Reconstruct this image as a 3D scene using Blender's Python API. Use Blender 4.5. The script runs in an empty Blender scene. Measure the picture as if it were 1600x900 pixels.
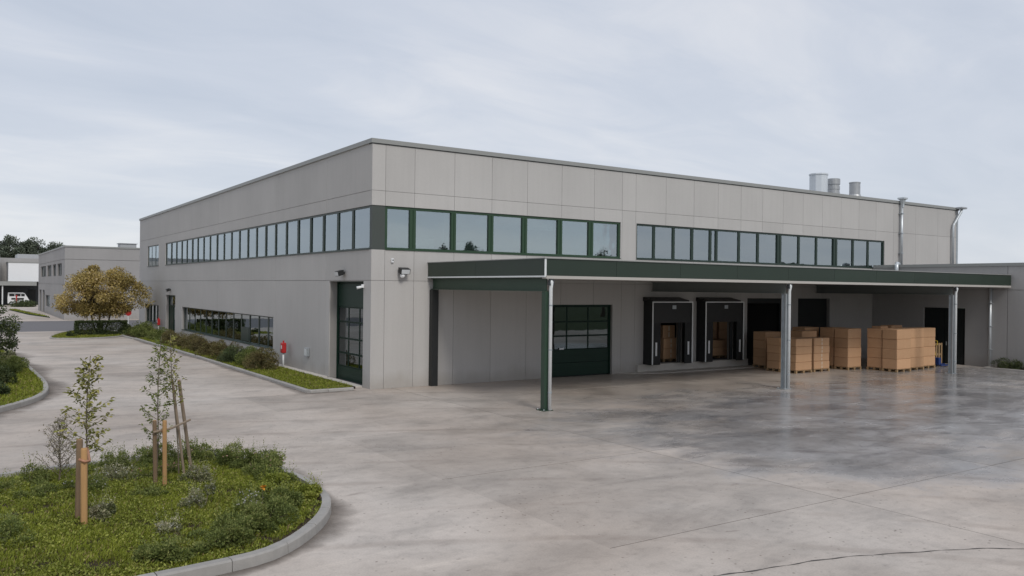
import bpy, math, random
import numpy as np
from mathutils import Vector, Matrix
random.seed(7); rng = np.random.default_rng(7)
SC = bpy.context.scene; COL = SC.collection
R = math.radians

# ------------------------------------------------------------------ camera
cam = bpy.data.cameras.new('camera'); camo = bpy.data.objects.new('camera', cam); COL.objects.link(camo)
CX, CY, CZ = -12.7783, -28.5713, 3.8623
yaw, pitch, roll = 0.9809, -0.0003, 0.0114
fw = Vector((math.cos(yaw)*math.cos(pitch), math.sin(yaw)*math.cos(pitch), math.sin(pitch)))
r0 = Vector((math.sin(yaw), -math.cos(yaw), 0)); u0 = r0.cross(fw)
rt = r0*math.cos(roll) + u0*math.sin(roll); up = u0*math.cos(roll) - r0*math.sin(roll)
mw = Matrix((rt, up, -fw)).transposed().to_4x4(); mw.translation = (CX, CY, CZ); camo.matrix_world = mw
cam.sensor_width = 36; cam.lens = 36*1288.69/1600; cam.clip_start = 0.1; cam.clip_end = 5000
SC.camera = camo

# ------------------------------------------------------------------ light
SUN_EL, SUN_AZ = R(41), R(-98)          # direction towards the sun, azimuth from +X
wd = bpy.data.worlds.new('World'); SC.world = wd; wd.use_nodes = True
nt = wd.node_tree; N = nt.nodes; LK = nt.links; N.clear()
out = N.new('ShaderNodeOutputWorld'); bg = N.new('ShaderNodeBackground'); bg.inputs[1].default_value = 0.1
sky = N.new('ShaderNodeTexSky'); sky.sky_type = 'NISHITA'; sky.sun_disc = False
sky.sun_elevation = SUN_EL; sky.sun_rotation = math.pi/2 - SUN_AZ
tc = N.new('ShaderNodeTexCoord'); sx = N.new('ShaderNodeSeparateXYZ'); LK.new(tc.outputs['Generated'], sx.inputs[0])
def wm(op, a, b=None, c=None, clamp=False):
    n = N.new('ShaderNodeMath'); n.operation = op; n.use_clamp = clamp
    for i, v in enumerate((a, b, c)):
        if v is None: continue
        if isinstance(v, (int, float)): n.inputs[i].default_value = v
        else: LK.new(v, n.inputs[i])
    return n.outputs[0]
zz = wm('ADD', wm('MAXIMUM', sx.outputs[2], 0.0), 0.16)
cmb = N.new('ShaderNodeCombineXYZ'); LK.new(wm('DIVIDE', sx.outputs[0], zz), cmb.inputs[0]); LK.new(wm('DIVIDE', sx.outputs[1], zz), cmb.inputs[1])
mp = N.new('ShaderNodeMapping'); LK.new(cmb.outputs[0], mp.inputs[0]); mp.inputs['Rotation'].default_value = (0, 0, R(28)); mp.inputs['Scale'].default_value = (0.55, 1.1, 1)
def wnoise(scale, detail, rough, dist):
    n = N.new('ShaderNodeTexNoise'); n.inputs['Scale'].default_value = scale; n.inputs['Detail'].default_value = detail
    n.inputs['Roughness'].default_value = rough; n.inputs['Distortion'].default_value = dist; LK.new(mp.outputs[0], n.inputs[0]); return n.outputs[0]
n1 = wnoise(0.75, 5, 0.5, 0.5); n2 = wnoise(2.6, 8, 0.6, 0.8)
nn = wm('ADD', wm('MULTIPLY', n1, 0.72), wm('MULTIPLY', n2, 0.28))
rp = N.new('ShaderNodeValToRGB'); LK.new(nn, rp.inputs[0])
e = rp.color_ramp.elements; e[0].position = 0.39; e[0].color = (0.53, 0.585, 0.685, 1); e[1].position = 0.63; e[1].color = (0.76, 0.775, 0.82, 1)
m_ = e.new(0.5); m_.color = (0.60, 0.645, 0.735, 1)
# pale band towards the horizon (thin overcast seen through more air), the same all round
hz = N.new('ShaderNodeMix'); hz.data_type = 'RGBA'
LK.new(wm('MULTIPLY', wm('POWER', wm('SUBTRACT', 1.0, wm('MAXIMUM', sx.outputs[2], 0.0), clamp=True), 7.0), 0.6), hz.inputs[0])
LK.new(rp.outputs[0], hz.inputs[6]); hz.inputs[7].default_value = (0.755, 0.785, 0.82, 1)
sc_ = N.new('ShaderNodeVectorMath'); sc_.operation = 'SCALE'; LK.new(hz.outputs[2], sc_.inputs[0]); sc_.inputs[3].default_value = 9.6
mx = N.new('ShaderNodeMix'); mx.data_type = 'RGBA'; mx.inputs[0].default_value = 0.92
LK.new(sky.outputs[0], mx.inputs[6]); LK.new(sc_.outputs[0], mx.inputs[7]); LK.new(mx.outputs[2], bg.inputs[0]); LK.new(bg.outputs[0], out.inputs[0])
sd = bpy.data.lights.new('sun', 'SUN'); sd.energy = 1.5; sd.angle = R(16); sd.color = (1.0, 0.955, 0.89)
so = bpy.data.objects.new('sun', sd); COL.objects.link(so)
sdir = Vector((math.cos(SUN_EL)*math.cos(SUN_AZ), math.cos(SUN_EL)*math.sin(SUN_AZ), math.sin(SUN_EL)))
so.rotation_euler = sdir.to_track_quat('Z', 'Y').to_euler(); so.location = sdir*60
vs = SC.view_settings; vs.view_transform = 'Standard'; vs.look = 'None'; vs.exposure = 0.1; vs.gamma = 1.0; vs.use_curve_mapping = False
SC.cycles.max_bounces = 6; SC.cycles.transparent_max_bounces = 12

# ------------------------------------------------------------------ materials
MAT = {}
class NB:
    """small node helper"""
    def __init__(s, name):
        s.m = bpy.data.materials.new(name); s.m.use_nodes = True; s.t = s.m.node_tree; s.t.nodes.clear()
        s.out = s.n('ShaderNodeOutputMaterial'); MAT[name] = s.m
    def n(s, k): return s.t.nodes.new(k)
    def l(s, a, b): s.t.links.new(a, b)
    def set(s, sock, v):
        if isinstance(v, bpy.types.NodeSocket): s.l(v, sock)
        else:
            if isinstance(v, tuple) and len(v) == 3 and sock.type == 'RGBA': v = v + (1,)
            sock.default_value = v
    def math(s, op, a, b=None, clamp=False):
        n = s.n('ShaderNodeMath'); n.operation = op; n.use_clamp = clamp; s.set(n.inputs[0], a)
        if b is not None: s.set(n.inputs[1], b)
        return n.outputs[0]
    def mix(s, f, a, b):
        n = s.n('ShaderNodeMix'); n.data_type = 'RGBA'; s.set(n.inputs[0], f); s.set(n.inputs[6], a); s.set(n.inputs[7], b); return n.outputs[2]
    def mul(s, a, b):
        n = s.n('ShaderNodeMix'); n.data_type = 'RGBA'; n.blend_type = 'MULTIPLY'; n.inputs[0].default_value = 1; s.set(n.inputs[6], a); s.set(n.inputs[7], b); return n.outputs[2]
    def pos(s, scale=(1, 1, 1), loc=(0, 0, 0), obj=False):
        if obj: c = s.n('ShaderNodeTexCoord').outputs['Object']
        else: c = s.n('ShaderNodeNewGeometry').outputs['Position']
        m = s.n('ShaderNodeMapping'); m.inputs['Scale'].default_value = scale; m.inputs['Location'].default_value = loc; s.l(c, m.inputs[0]); return m.outputs[0]
    def noise(s, v, scale, detail=4, rough=0.55, dist=0):
        n = s.n('ShaderNodeTexNoise'); s.l(v, n.inputs[0]); n.inputs['Scale'].default_value = scale; n.inputs['Detail'].default_value = detail
        n.inputs['Roughness'].default_value = rough; n.inputs['Distortion'].default_value = dist; return n.outputs[0]
    def ramp(s, f, stops):
        n = s.n('ShaderNodeValToRGB'); s.l(f, n.inputs[0]); el = n.color_ramp.elements
        while len(el) < len(stops): el.new(0.5)
        for q, (p, c) in zip(el, stops):
            q.position = p; q.color = (c, c, c, 1) if isinstance(c, (int, float)) else tuple(c) + (1,)
        return n.outputs[0]
    def rand(s): return s.n('ShaderNodeObjectInfo').outputs['Random']
    def bump(s, h, strength, dist):
        n = s.n('ShaderNodeBump'); n.inputs['Strength'].default_value = strength; n.inputs['Distance'].default_value = dist; s.l(h, n.inputs['Height']); return n.outputs[0]
    def bsdf(s, color, rough=0.6, metal=0.0, normal=None, spec=0.5, **kw):
        b = s.n('ShaderNodeBsdfPrincipled'); s.set(b.inputs['Base Color'], color); s.set(b.inputs['Roughness'], rough); s.set(b.inputs['Metallic'], metal)
        s.set(b.inputs['Specular IOR Level'], spec)
        if normal is not None: s.l(normal, b.inputs['Normal'])
        for k, v in kw.items(): s.set(b.inputs[k], v)
        s.l(b.outputs[0], s.out.inputs[0]); return b

def plain(name, col, rough=0.6, metal=0.0, var=0.12, scale=2.0, spec=0.5, orand=0.0, bump=0.0, stretch=(1, 1, 1)):
    b = NB(name); v = b.pos(stretch)
    f = b.noise(v, scale, 6, 0.6)
    c = b.mix(f, tuple(x*(1-var) for x in col), tuple(min(1, x*(1+var)) for x in col))
    if orand: c = b.mul(c, b.ramp(b.rand(), [(0, 1-orand), (1, 1.0)]))
    nm = b.bump(b.noise(v, scale*12, 4), bump, 0.01) if bump else None
    b.bsdf(c, rough, metal, nm, spec); return b.m

def wall_mat(name, col, dirt=0.5):
    b = NB(name); p = b.pos()
    big = b.noise(p, 0.35, 4, 0.5); fine = b.noise(p, 14, 5, 0.6); streak = b.noise(b.pos((2.6, 2.6, 0.16)), 1.6, 5, 0.55)
    c = b.mix(b.ramp(big, [(0.3, 0.0), (0.7, 1.0)]), tuple(x*0.95 for x in col), tuple(x*1.04 for x in col))
    c = b.mul(c, b.ramp(streak, [(0.30, 0.965), (0.55, 1.0)])); c = b.mul(c, b.ramp(fine, [(0.3, 0.975), (0.7, 1.02)]))
    c = b.mul(c, b.ramp(b.rand(), [(0, 0.95), (1, 1.02)]))
    # splash dirt along the foot of the wall, ragged
    z = b.n('ShaderNodeSeparateXYZ'); b.l(p, z.inputs[0])
    d = b.math('SUBTRACT', b.math('ADD', z.outputs[2], b.math('MULTIPLY', b.noise(b.pos((1, 1, 0.5)), 1.3, 5), -0.9)), -0.35)
    c = b.mul(c, b.mix(b.ramp(d, [(0.05, dirt), (0.5, 0.0)]), (1, 1, 1), (0.70, 0.655, 0.60)))
    b.bsdf(c, 0.82, 0, b.bump(b.noise(p, 45, 4), 0.12, 0.01), 0.25); return b.m

wall_mat('concrete_panel', (0.462, 0.448, 0.433))
wall_mat('concrete_wing', (0.37, 0.36, 0.352))
wall_mat('concrete_far', (0.36, 0.35, 0.345), 0.3)
plain('joint_gasket', (0.3, 0.285, 0.27), 0.9)
plain('coping_metal', (0.27, 0.275, 0.265), 0.45, 0.0, 0.06, 1.0)
plain('green_frame', (0.021, 0.054, 0.025), 0.38, 0, 0.12, 3)
plain('dark_green_frame', (0.016, 0.033, 0.024), 0.4, 0, 0.12, 3)
plain('fascia_green', (0.021, 0.036, 0.024), 0.42, 0, 0.18, 0.6, 0.5, 0.12)
plain('beam_green', (0.02, 0.048, 0.028), 0.45, 0, 0.15, 1.0)
plain('beam_grey', (0.14, 0.155, 0.15), 0.5, 0, 0.12, 1)
plain('dark_panel', (0.055, 0.065, 0.058), 0.5, 0, 0.08, 1)
plain('black_rubber', (0.012, 0.013, 0.014), 0.7, 0, 0.3, 5)
plain('black_paint', (0.012, 0.013, 0.013), 0.5, 0, 0.2, 2)
plain('soffit', (0.42, 0.40, 0.37), 0.7, 0, 0.08, 1)
plain('white_metal', (0.66, 0.68, 0.68), 0.4, 0, 0.06, 2)
plain('white_paint', (0.72, 0.73, 0.74), 0.5, 0, 0.05, 1)
plain('galvanised', (0.40, 0.43, 0.45), 0.42, 0.55, 0.22, 5, 0.5)
plain('pipe_steel', (0.55, 0.58, 0.60), 0.38, 0.45, 0.12, 4)
plain('vent_steel', (0.42, 0.43, 0.44), 0.45, 0.5, 0.15, 3)
plain('vent_pale', (0.62, 0.66, 0.70), 0.45, 0.1, 0.06, 1)
plain('door_green', (0.006, 0.026, 0.016), 0.45, 0, 0.15, 1.2, 0.25)
plain('door_dark', (0.012, 0.016, 0.016), 0.5, 0, 0.2, 1.2)
plain('dark_slate', (0.05, 0.055, 0.06), 0.6, 0, 0.1, 1)
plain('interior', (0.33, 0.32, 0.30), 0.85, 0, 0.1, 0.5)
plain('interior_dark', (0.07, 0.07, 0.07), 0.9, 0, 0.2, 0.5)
plain('red_paint', (0.42, 0.02, 0.02), 0.4, 0, 0.1, 6)
plain('blue_paint', (0.015, 0.04, 0.16), 0.4, 0, 0.1, 6)
plain('yellow_paint', (0.55, 0.38, 0.04), 0.45, 0, 0.1, 6)
plain('lamp_glass', (0.55, 0.57, 0.58), 0.15, 0, 0.05, 6)
plain('pale_stone', (0.52, 0.49, 0.45), 0.85, 0, 0.14, 4, 0.3, 0.12, 0.3)
plain('kerb_stone', (0.36, 0.345, 0.325), 0.85, 0, 0.22, 5, 0.3, 0.14, 0.5)
plain('asphalt', (0.155, 0.15, 0.155), 0.9, 0, 0.12, 3, 0.3, 0, 0.4)
plain('soil', (0.05, 0.036, 0.024), 0.95, 0, 0.5, 6, 0.2, 0, 0.6)
plain('earth', (0.05, 0.07, 0.03), 0.95, 0, 0.3, 0.4, 0.2)
plain('seam_tar', (0.06, 0.055, 0.05), 0.7, 0, 0.2, 4)
plain('joint_base', (0.085, 0.078, 0.07), 0.95, 0, 0.3, 3, 0.2)
plain('hill_green', (0.03, 0.05, 0.03), 1.0, 0, 0.4, 0.05, 0.1)
plain('roof_dark', (0.16, 0.16, 0.16), 0.9)
plain('strap_rubber', (0.40, 0.20, 0.12), 0.7, 0, 0.2, 20)

def wood(name, col, orand=0.15):
    b = NB(name); v = b.pos((1, 1, 0.06), obj=True); f = b.noise(v, 26, 6, 0.65, 0.4)
    c = b.mix(f, tuple(x*0.62 for x in col), tuple(x*1.2 for x in col)); c = b.mul(c, b.ramp(b.rand(), [(0, 1-orand), (1, 1.05)]))
    b.bsdf(c, 0.8, 0, b.bump(f, 0.3, 0.01), 0.25)
wood('wood_light', (0.46, 0.27, 0.12)); wood('wood_dark', (0.21, 0.145, 0.09)); wood('wood_grey', (0.27, 0.21, 0.155)); wood('pallet_wood', (0.40, 0.27, 0.15), 0.3)

def cardboard():
    b = NB('cardboard'); v = b.pos(obj=True); f = b.noise(v, 3.5, 6, 0.6); fl = b.noise(b.pos((1, 1, 14), obj=True), 5, 3)
    c = b.mix(f, (0.50, 0.295, 0.165), (0.585, 0.365, 0.215)); c = b.mul(c, b.ramp(fl, [(0.3, 0.94), (0.7, 1.03)])); c = b.mul(c, b.ramp(b.rand(), [(0, 0.84), (1, 1.05)]))
    b.bsdf(c, 0.8, 0, None, 0.3)
cardboard(); plain('tape', (0.62, 0.55, 0.44), 0.35, 0, 0.1, 8)

def glass(name, tint, refl):
    b = NB(name); t = b.n('ShaderNodeBsdfTransparent'); t.inputs[0].default_value = tint + (1,)
    g = b.n('ShaderNodeBsdfGlossy'); g.inputs['Color'].default_value = (0.84, 0.93, 0.98, 1); g.inputs['Roughness'].default_value = 0.012
    wob = b.noise(b.pos(), 0.9, 2); b.l(b.bump(wob, 0.10, 0.02), g.inputs['Normal'])
    lw = b.n('ShaderNodeLayerWeight'); lw.inputs[0].default_value = 0.35
    f = b.math('ADD', b.math('MULTIPLY', lw.outputs['Fresnel'], 1.0-refl), refl, clamp=True)
    m = b.n('ShaderNodeMixShader'); b.l(f, m.inputs[0]); b.l(t.outputs[0], m.inputs[1]); b.l(g.outputs[0], m.inputs[2]); b.l(m.outputs[0], b.out.inputs[0])
glass('window_glass', (0.52, 0.60, 0.58), 0.33)
glass('door_glass', (0.10, 0.16, 0.12), 0.10)
glass('dark_glass', (0.18, 0.22, 0.2), 0.30)

def foliage(name, stops, rough=0.55, trans=0.25):
    b = NB(name); a = b.n('ShaderNodeAttribute'); a.attribute_name = 'rnd'
    c = b.ramp(a.outputs['Fac'], stops)
    c = b.mul(c, b.ramp(b.noise(b.pos(), 1.4, 3), [(0.3, 0.8), (0.7, 1.12)]))
    d = b.n('ShaderNodeBsdfPrincipled'); b.l(c, d.inputs['Base Color']); d.inputs['Roughness'].default_value = rough; d.inputs['Specular IOR Level'].default_value = 0.3
    t = b.n('ShaderNodeBsdfTranslucent'); b.l(c, t.inputs[0]); m = b.n('ShaderNodeMixShader'); m.inputs[0].default_value = trans
    b.l(d.outputs[0], m.inputs[1]); b.l(t.outputs[0], m.inputs[2]); b.l(m.outputs[0], b.out.inputs[0])
foliage('leaf_grass', [(0, (0.13, 0.16, 0.018)), (0.5, (0.26, 0.30, 0.034)), (0.8, (0.36, 0.37, 0.07)), (1, (0.40, 0.32, 0.14))], 0.6, 0.4)
foliage('leaf_green', [(0, (0.095, 0.125, 0.034)), (0.6, (0.195, 0.235, 0.065)), (1, (0.34, 0.35, 0.12))], 0.6, 0.35)
foliage('leaf_dark', [(0, (0.05, 0.07, 0.03)), (0.7, (0.095, 0.125, 0.05)), (1, (0.18, 0.2, 0.08))])
foliage('leaf_lime', [(0, (0.14, 0.17, 0.025)), (0.6, (0.26, 0.30, 0.045)), (1, (0.38, 0.38, 0.1))])
foliage('leaf_silver', [(0, (0.13, 0.15, 0.065)), (0.6, (0.28, 0.285, 0.155)), (1, (0.55, 0.50, 0.34))])
foliage('leaf_rust', [(0, (0.10, 0.085, 0.036)), (0.45, (0.19, 0.15, 0.062)), (0.7, (0.15, 0.16, 0.055)), (1, (0.27, 0.195, 0.10))])
foliage('leaf_yellow', [(0, (0.22, 0.18, 0.06)), (0.45, (0.45, 0.345, 0.115)), (0.8, (0.56, 0.44, 0.17)), (1, (0.62, 0.49, 0.30))], 0.6, 0.3)
foliage('leaf_sapling', [(0, (0.13, 0.145, 0.035)), (0.6, (0.28, 0.28, 0.07)), (1, (0.46, 0.39, 0.14))])
foliage('leaf_grey', [(0, (0.15, 0.14, 0.10)), (0.6, (0.28, 0.25, 0.18)), (1, (0.40, 0.34, 0.25))])
foliage('leaf_far', [(0, (0.11, 0.135, 0.10)), (1, (0.19, 0.22, 0.16))])
foliage('petal_white', [(0, (0.55, 0.55, 0.5)), (1, (0.75, 0.74, 0.7))]); foliage('petal_pink', [(0, (0.5, 0.28, 0.22)), (1, (0.65, 0.45, 0.38))]); foliage('petal_orange', [(0, (0.6, 0.25, 0.03)), (1, (0.7, 0.35, 0.05))])
plain('bark', (0.10, 0.08, 0.062), 0.9, 0, 0.3, 12, 0.2, 0, 0.5)
plain('twig', (0.14, 0.115, 0.085), 0.9, 0, 0.3, 12, 0.2)

def yard_mat(name, wet, tone=1.0):
    b = NB(name); p = b.pos()
    big = b.noise(p, 0.16, 5, 0.55, 0.5); mid = b.noise(b.pos((0.8, 1.0, 1)), 0.8, 7, 0.62, 0.3); fine = b.noise(p, 34, 4, 0.65); sm = b.noise(p, 4.5, 6, 0.65, 0.3)
    drag = b.noise(b.pos((0.5, 1.2, 1), (3, 1, 0)), 0.45, 7, 0.62, 0.7); hue = b.noise(b.pos((1, 1, 1), (40, 7, 0)), 0.22, 4, 0.5)
    c = b.mix(b.ramp(big, [(0.36, 0.0), (0.64, 1.0)]), tuple(x*tone for x in (0.405, 0.354, 0.31)), tuple(x*tone for x in (0.51, 0.46, 0.415)))
    c = b.mul(c, b.mix(b.ramp(hue, [(0.4, 0.0), (0.62, 1.0)]), (1, 1, 1), (1.0, 0.975, 0.955)))
    c = b.mul(c, b.ramp(mid, [(0.34, 0.82), (0.5, 0.98), (0.68, 1.07)])); c = b.mul(c, b.ramp(drag, [(0.36, 0.80), (0.47, 0.97), (0.72, 1.05)]))
    c = b.mul(c, b.ramp(fine, [(0.28, 0.88), (0.72, 1.08)])); c = b.mul(c, b.ramp(sm, [(0.30, 0.86), (0.48, 1.0), (0.75, 1.05)]))
    # pitted aggregate: small dark pits in drifts
    vo = b.n('ShaderNodeTexVoronoi'); vo.inputs['Scale'].default_value = 8.0; vo.inputs['Randomness'].default_value = 1.0; b.l(p, vo.inputs[0])
    pit = b.math('MULTIPLY', b.ramp(vo.outputs['Distance'], [(0.11, 1.0), (0.20, 0.0)]), b.ramp(b.noise(b.pos((1, 1, 1), (11, 4, 0)), 0.5, 5, 0.6), [(0.44, 0.0), (0.56, 1.0)]))
    sep = b.n('ShaderNodeSeparateColor'); b.l(vo.outputs['Color'], sep.inputs[0]); pit = b.math('MULTIPLY', pit, b.ramp(sep.outputs[0], [(0.45, 0.0), (0.7, 1.0)]))
    c = b.mul(c, b.mix(pit, (1, 1, 1), (0.48, 0.45, 0.43)))
    scuff = b.ramp(b.noise(b.pos((0.25, 2.2, 1), (2, 5, 0)), 0.9, 6, 0.6, 0.5), [(0.60, 0.0), (0.70, 1.0)]); c = b.mul(c, b.mix(b.math('MULTIPLY', scuff, b.ramp(big, [(0.45, 0.0), (0.55, 1.0)])), (1, 1, 1), (1.16, 1.16, 1.15)))
    fleck = b.ramp(b.noise(b.pos((1.6, 5.0, 1), (8, 3, 0)), 1.5, 3, 0.5), [(0.72, 0.0), (0.75, 1.0)]); c = b.mul(c, b.mix(fleck, (1, 1, 1), (0.5, 0.48, 0.47)))
    # oil and rubber spots
    spot = b.ramp(b.noise(b.pos((0.7, 1.5, 1), (5, 9, 0)), 1.1, 5, 0.6, 0.3), [(0.66, 0.0), (0.74, 1.0)]); c = b.mul(c, b.mix(spot, (1, 1, 1), (0.72, 0.70, 0.69)))
    c = b.mul(c, b.ramp(b.rand(), [(0, 0.91), (1, 1.06)]))
    # faint tyre arcs
    w = b.n('ShaderNodeTexWave'); w.wave_type = 'RINGS'; w.rings_direction = 'Z'; w.inputs['Scale'].default_value = 0.16; w.inputs['Distortion'].default_value = 1.6; w.inputs['Detail'].default_value = 3; w.inputs['Detail Scale'].default_value = 1.2
    b.l(b.pos((1, 1, 0), (16, 36, 0)), w.inputs[0])
    c = b.mul(c, b.mix(b.math('MULTIPLY', b.ramp(w.outputs[1], [(0.93, 0.0), (0.99, 1.0)]), b.ramp(drag, [(0.45, 0.0), (0.56, 0.75)])), (1, 1, 1), (0.80, 0.78, 0.77)))
    rough = b.ramp(mid, [(0.3, 0.60), (0.7, 0.82)]); spec = 0.45
    nrm = b.bump(b.noise(p, 55, 4), 0.25, 0.006)
    if wet:
        def blob(cx, cy, rx, ry):
            q = b.n('ShaderNodeVectorMath'); q.operation = 'LENGTH'; b.l(b.pos((1/rx, 1/ry, 0), (-cx/rx, -cy/ry, 0)), q.inputs[0]); return q.outputs['Value']
        d = b.math('MINIMUM', blob(14.0, -12.8, 14.5, 7.2), b.math('MINIMUM', blob(26, -8.2, 8, 4.2), blob(5.2, -16.0, 4.6, 4.4)))
        edge = b.math('ADD', d, b.math('MULTIPLY', b.math('SUBTRACT', b.noise(b.pos((0.8, 1.3, 1)), 0.55, 7, 0.65, 0.4), 0.5), 1.5))
        wmask = b.ramp(edge, [(0.55, 1.0), (1.05, 0.0)])
        pud = b.ramp(b.noise(b.pos((0.55, 1.3, 1)), 0.7, 6, 0.6, 0.3), [(0.50, 0.0), (0.62, 1.0)])
        pm = b.math('MULTIPLY', wmask, pud)
        c = b.mul(c, b.mix(wmask, (1, 1, 1), (0.76, 0.82, 0.90))); c = b.mul(c, b.mix(pm, (1, 1, 1), (0.86, 0.87, 0.90)))  # wet darkening, with the blue of the sky's reflection tinted into the colour
        rough = b.mix(b.ramp(b.math('MINIMUM', d, blob(14, -7, 19, 12)), [(0.7, 1.0), (1.3, 0.0)]), rough, b.ramp(mid, [(0.3, 0.27), (0.7, 0.45)]))
        rough = b.mix(wmask, rough, b.ramp(mid, [(0.3, 0.15), (0.7, 0.30)])); rough = b.mix(pm, rough, (0.11, 0.11, 0.11))
        spec = b.math('ADD', b.math('MULTIPLY', wmask, 0.5), 0.45)
    b.bsdf(c, rough, 0, nrm, spec)
yard_mat('yard_concrete', True); yard_mat('drive_concrete', True, 1.0); yard_mat('far_concrete', False, 1.15)

# ------------------------------------------------------------------ builders
ORG = {}
class MB:
    def __init__(s): s.v = []; s.f = []
    def add(s, v, f):
        o = len(s.v); s.v += [tuple(q) for q in v]; s.f += [tuple(i+o for i in q) for q in f]; return s
    def box(s, x0, x1, y0, y1, z0, z1):
        x0, x1 = min(x0, x1), max(x0, x1); y0, y1 = min(y0, y1), max(y0, y1); z0, z1 = min(z0, z1), max(z0, z1)
        v = [(x, y, z) for z in (z0, z1) for y in (y0, y1) for x in (x0, x1)]
        return s.add(v, [(0, 2, 3, 1), (4, 5, 7, 6), (0, 1, 5, 4), (2, 6, 7, 3), (0, 4, 6, 2), (1, 3, 7, 5)])
    def cham(s, x0, x1, y0, y1, z0, z1, c):
        """box with all edges chamfered by c"""
        X, Y, Z = (x0, x1), (y0, y1), (z0, z1); v = []; idx = {}
        for i in (0, 1):
            for j in (0, 1):
                for k in (0, 1):
                    sx_, sy_, sz_ = (1-2*i)*c, (1-2*j)*c, (1-2*k)*c
                    for a, q in enumerate(((X[i], Y[j]+sy_, Z[k]+sz_), (X[i]+sx_, Y[j], Z[k]+sz_), (X[i]+sx_, Y[j]+sy_, Z[k]))):
                        idx[(i, j, k, a)] = len(v); v.append(q)
        f = []; I = lambda i, j, k, a: idx[(i, j, k, a)]
        for t in (0, 1):
            f.append([I(t, 0, 0, 0), I(t, 1, 0, 0), I(t, 1, 1, 0), I(t, 0, 1, 0)][::(1 if t else -1)])
            f.append([I(0, t, 0, 1), I(1, t, 0, 1), I(1, t, 1, 1), I(0, t, 1, 1)][::(-1 if t else 1)])
            f.append([I(0, 0, t, 2), I(1, 0, t, 2), I(1, 1, t, 2), I(0, 1, t, 2)][::(1 if t else -1)])
        for a in (0, 1):
            for b_ in (0, 1):
                f.append([I(a, b_, 0, 0), I(a, b_, 1, 0), I(a, b_, 1, 1), I(a, b_, 0, 1)]); f.append([I(a, 0, b_, 0), I(a, 1, b_, 0), I(a, 1, b_, 2), I(a, 0, b_, 2)]); f.append([I(0, a, b_, 1), I(1, a, b_, 1), I(1, a, b_, 2), I(0, a, b_, 2)])
        for i in (0, 1):
            for j in (0, 1):
                for k in (0, 1): f.append([I(i, j, k, 0), I(i, j, k, 1), I(i, j, k, 2)])
        return s.add(v, f)
    def tube(s, pts, rad, n=10, cap=True):
        pts = [Vector(p) for p in pts]
        if isinstance(rad, (int, float)): rad = [rad]*len(pts)
        v = []; f = []; ref = None
        for i, p in enumerate(pts):
            d = (pts[min(i+1, len(pts)-1)] - pts[max(i-1, 0)]).normalized()
            if ref is None: ref = Vector((1, 0, 0)) if abs(d.x) < 0.9 else Vector((0, 1, 0))
            a = (ref - d*ref.dot(d)).normalized(); ref = a; b_ = d.cross(a)
            for k in range(n):
                t = 2*math.pi*k/n; v.append(p + (a*math.cos(t) + b_*math.sin(t))*rad[i])
        for i in range(len(pts)-1):
            for k in range(n): f.append((i*n+k, i*n+(k+1) % n, (i+1)*n+(k+1) % n, (i+1)*n+k))
        if cap: f.append(tuple(range(n))[::-1]); f.append(tuple(range((len(pts)-1)*n, len(pts)*n)))
        return s.add(v, f)
    def lathe(s, cx, cy, prof, n=24):
        v = []; f = []
        for r_, z in prof:
            for k in range(n): t = 2*math.pi*(k+0.5)/n; v.append((cx+r_*math.cos(t), cy+r_*math.sin(t), z))
        for i in range(len(prof)-1):
            for k in range(n): f.append((i*n+k, i*n+(k+1) % n, (i+1)*n+(k+1) % n, (i+1)*n+k))
        f.append(tuple(range(n))[::-1]); f.append(tuple(range((len(prof)-1)*n, len(prof)*n))); return s.add(v, f)
    def prism(s, poly, z0, z1):
        n = len(poly); v = [(x, y, z0) for x, y in poly] + [(x, y, z1) for x, y in poly]
        return s.add(v, [tuple(range(n))[::-1], tuple(range(n, 2*n))] + [(i, (i+1) % n, n+(i+1) % n, n+i) for i in range(n)])
    def xprism(s, poly, x0, x1):
        """poly in (y,z) extruded along x"""
        n = len(poly); v = [(x0, y, z) for y, z in poly] + [(x1, y, z) for y, z in poly]
        return s.add(v, [tuple(range(n))[::-1], tuple(range(n, 2*n))] + [(i, (i+1) % n, n+(i+1) % n, n+i) for i in range(n)])
    def build(s, name, mat, parent=None, org=None, smooth=False):
        if org is None: org = ORG.get(parent, (0, 0, 0)) if parent is not None else (0, 0, 0)
        me = bpy.data.meshes.new(name); o3 = Vector(org)
        me.from_pydata([tuple(Vector(q)-o3) for q in s.v], [], s.f); me.update()
        me.materials.append(MAT[mat]) if isinstance(mat, str) else me.materials.append(mat)
        if smooth:
            me.polygons.foreach_set('use_smooth', [True]*len(me.polygons))
        o = bpy.data.objects.new(name, me); COL.objects.link(o)
        if parent is not None: o.parent = parent
        else: o.location = org
        ORG[o] = tuple(org); return o
def box(*a): return MB().box(*a)
def tag(o, label=None, cat=None, group=None, kind=None):
    if label: o['label'] = label
    if cat: o['category'] = cat
    if group: o['group'] = group
    if kind: o['kind'] = kind
    return o
def thing(name, label, cat, loc=(0, 0, 0), group=None):
    o = bpy.data.objects.new(name, None); COL.objects.link(o); o.location = loc; o.empty_display_size = 0.3; ORG[o] = tuple(loc); return tag(o, label, cat, group)
def struct(o, label=None): o['kind'] = 'structure'; 
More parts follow.
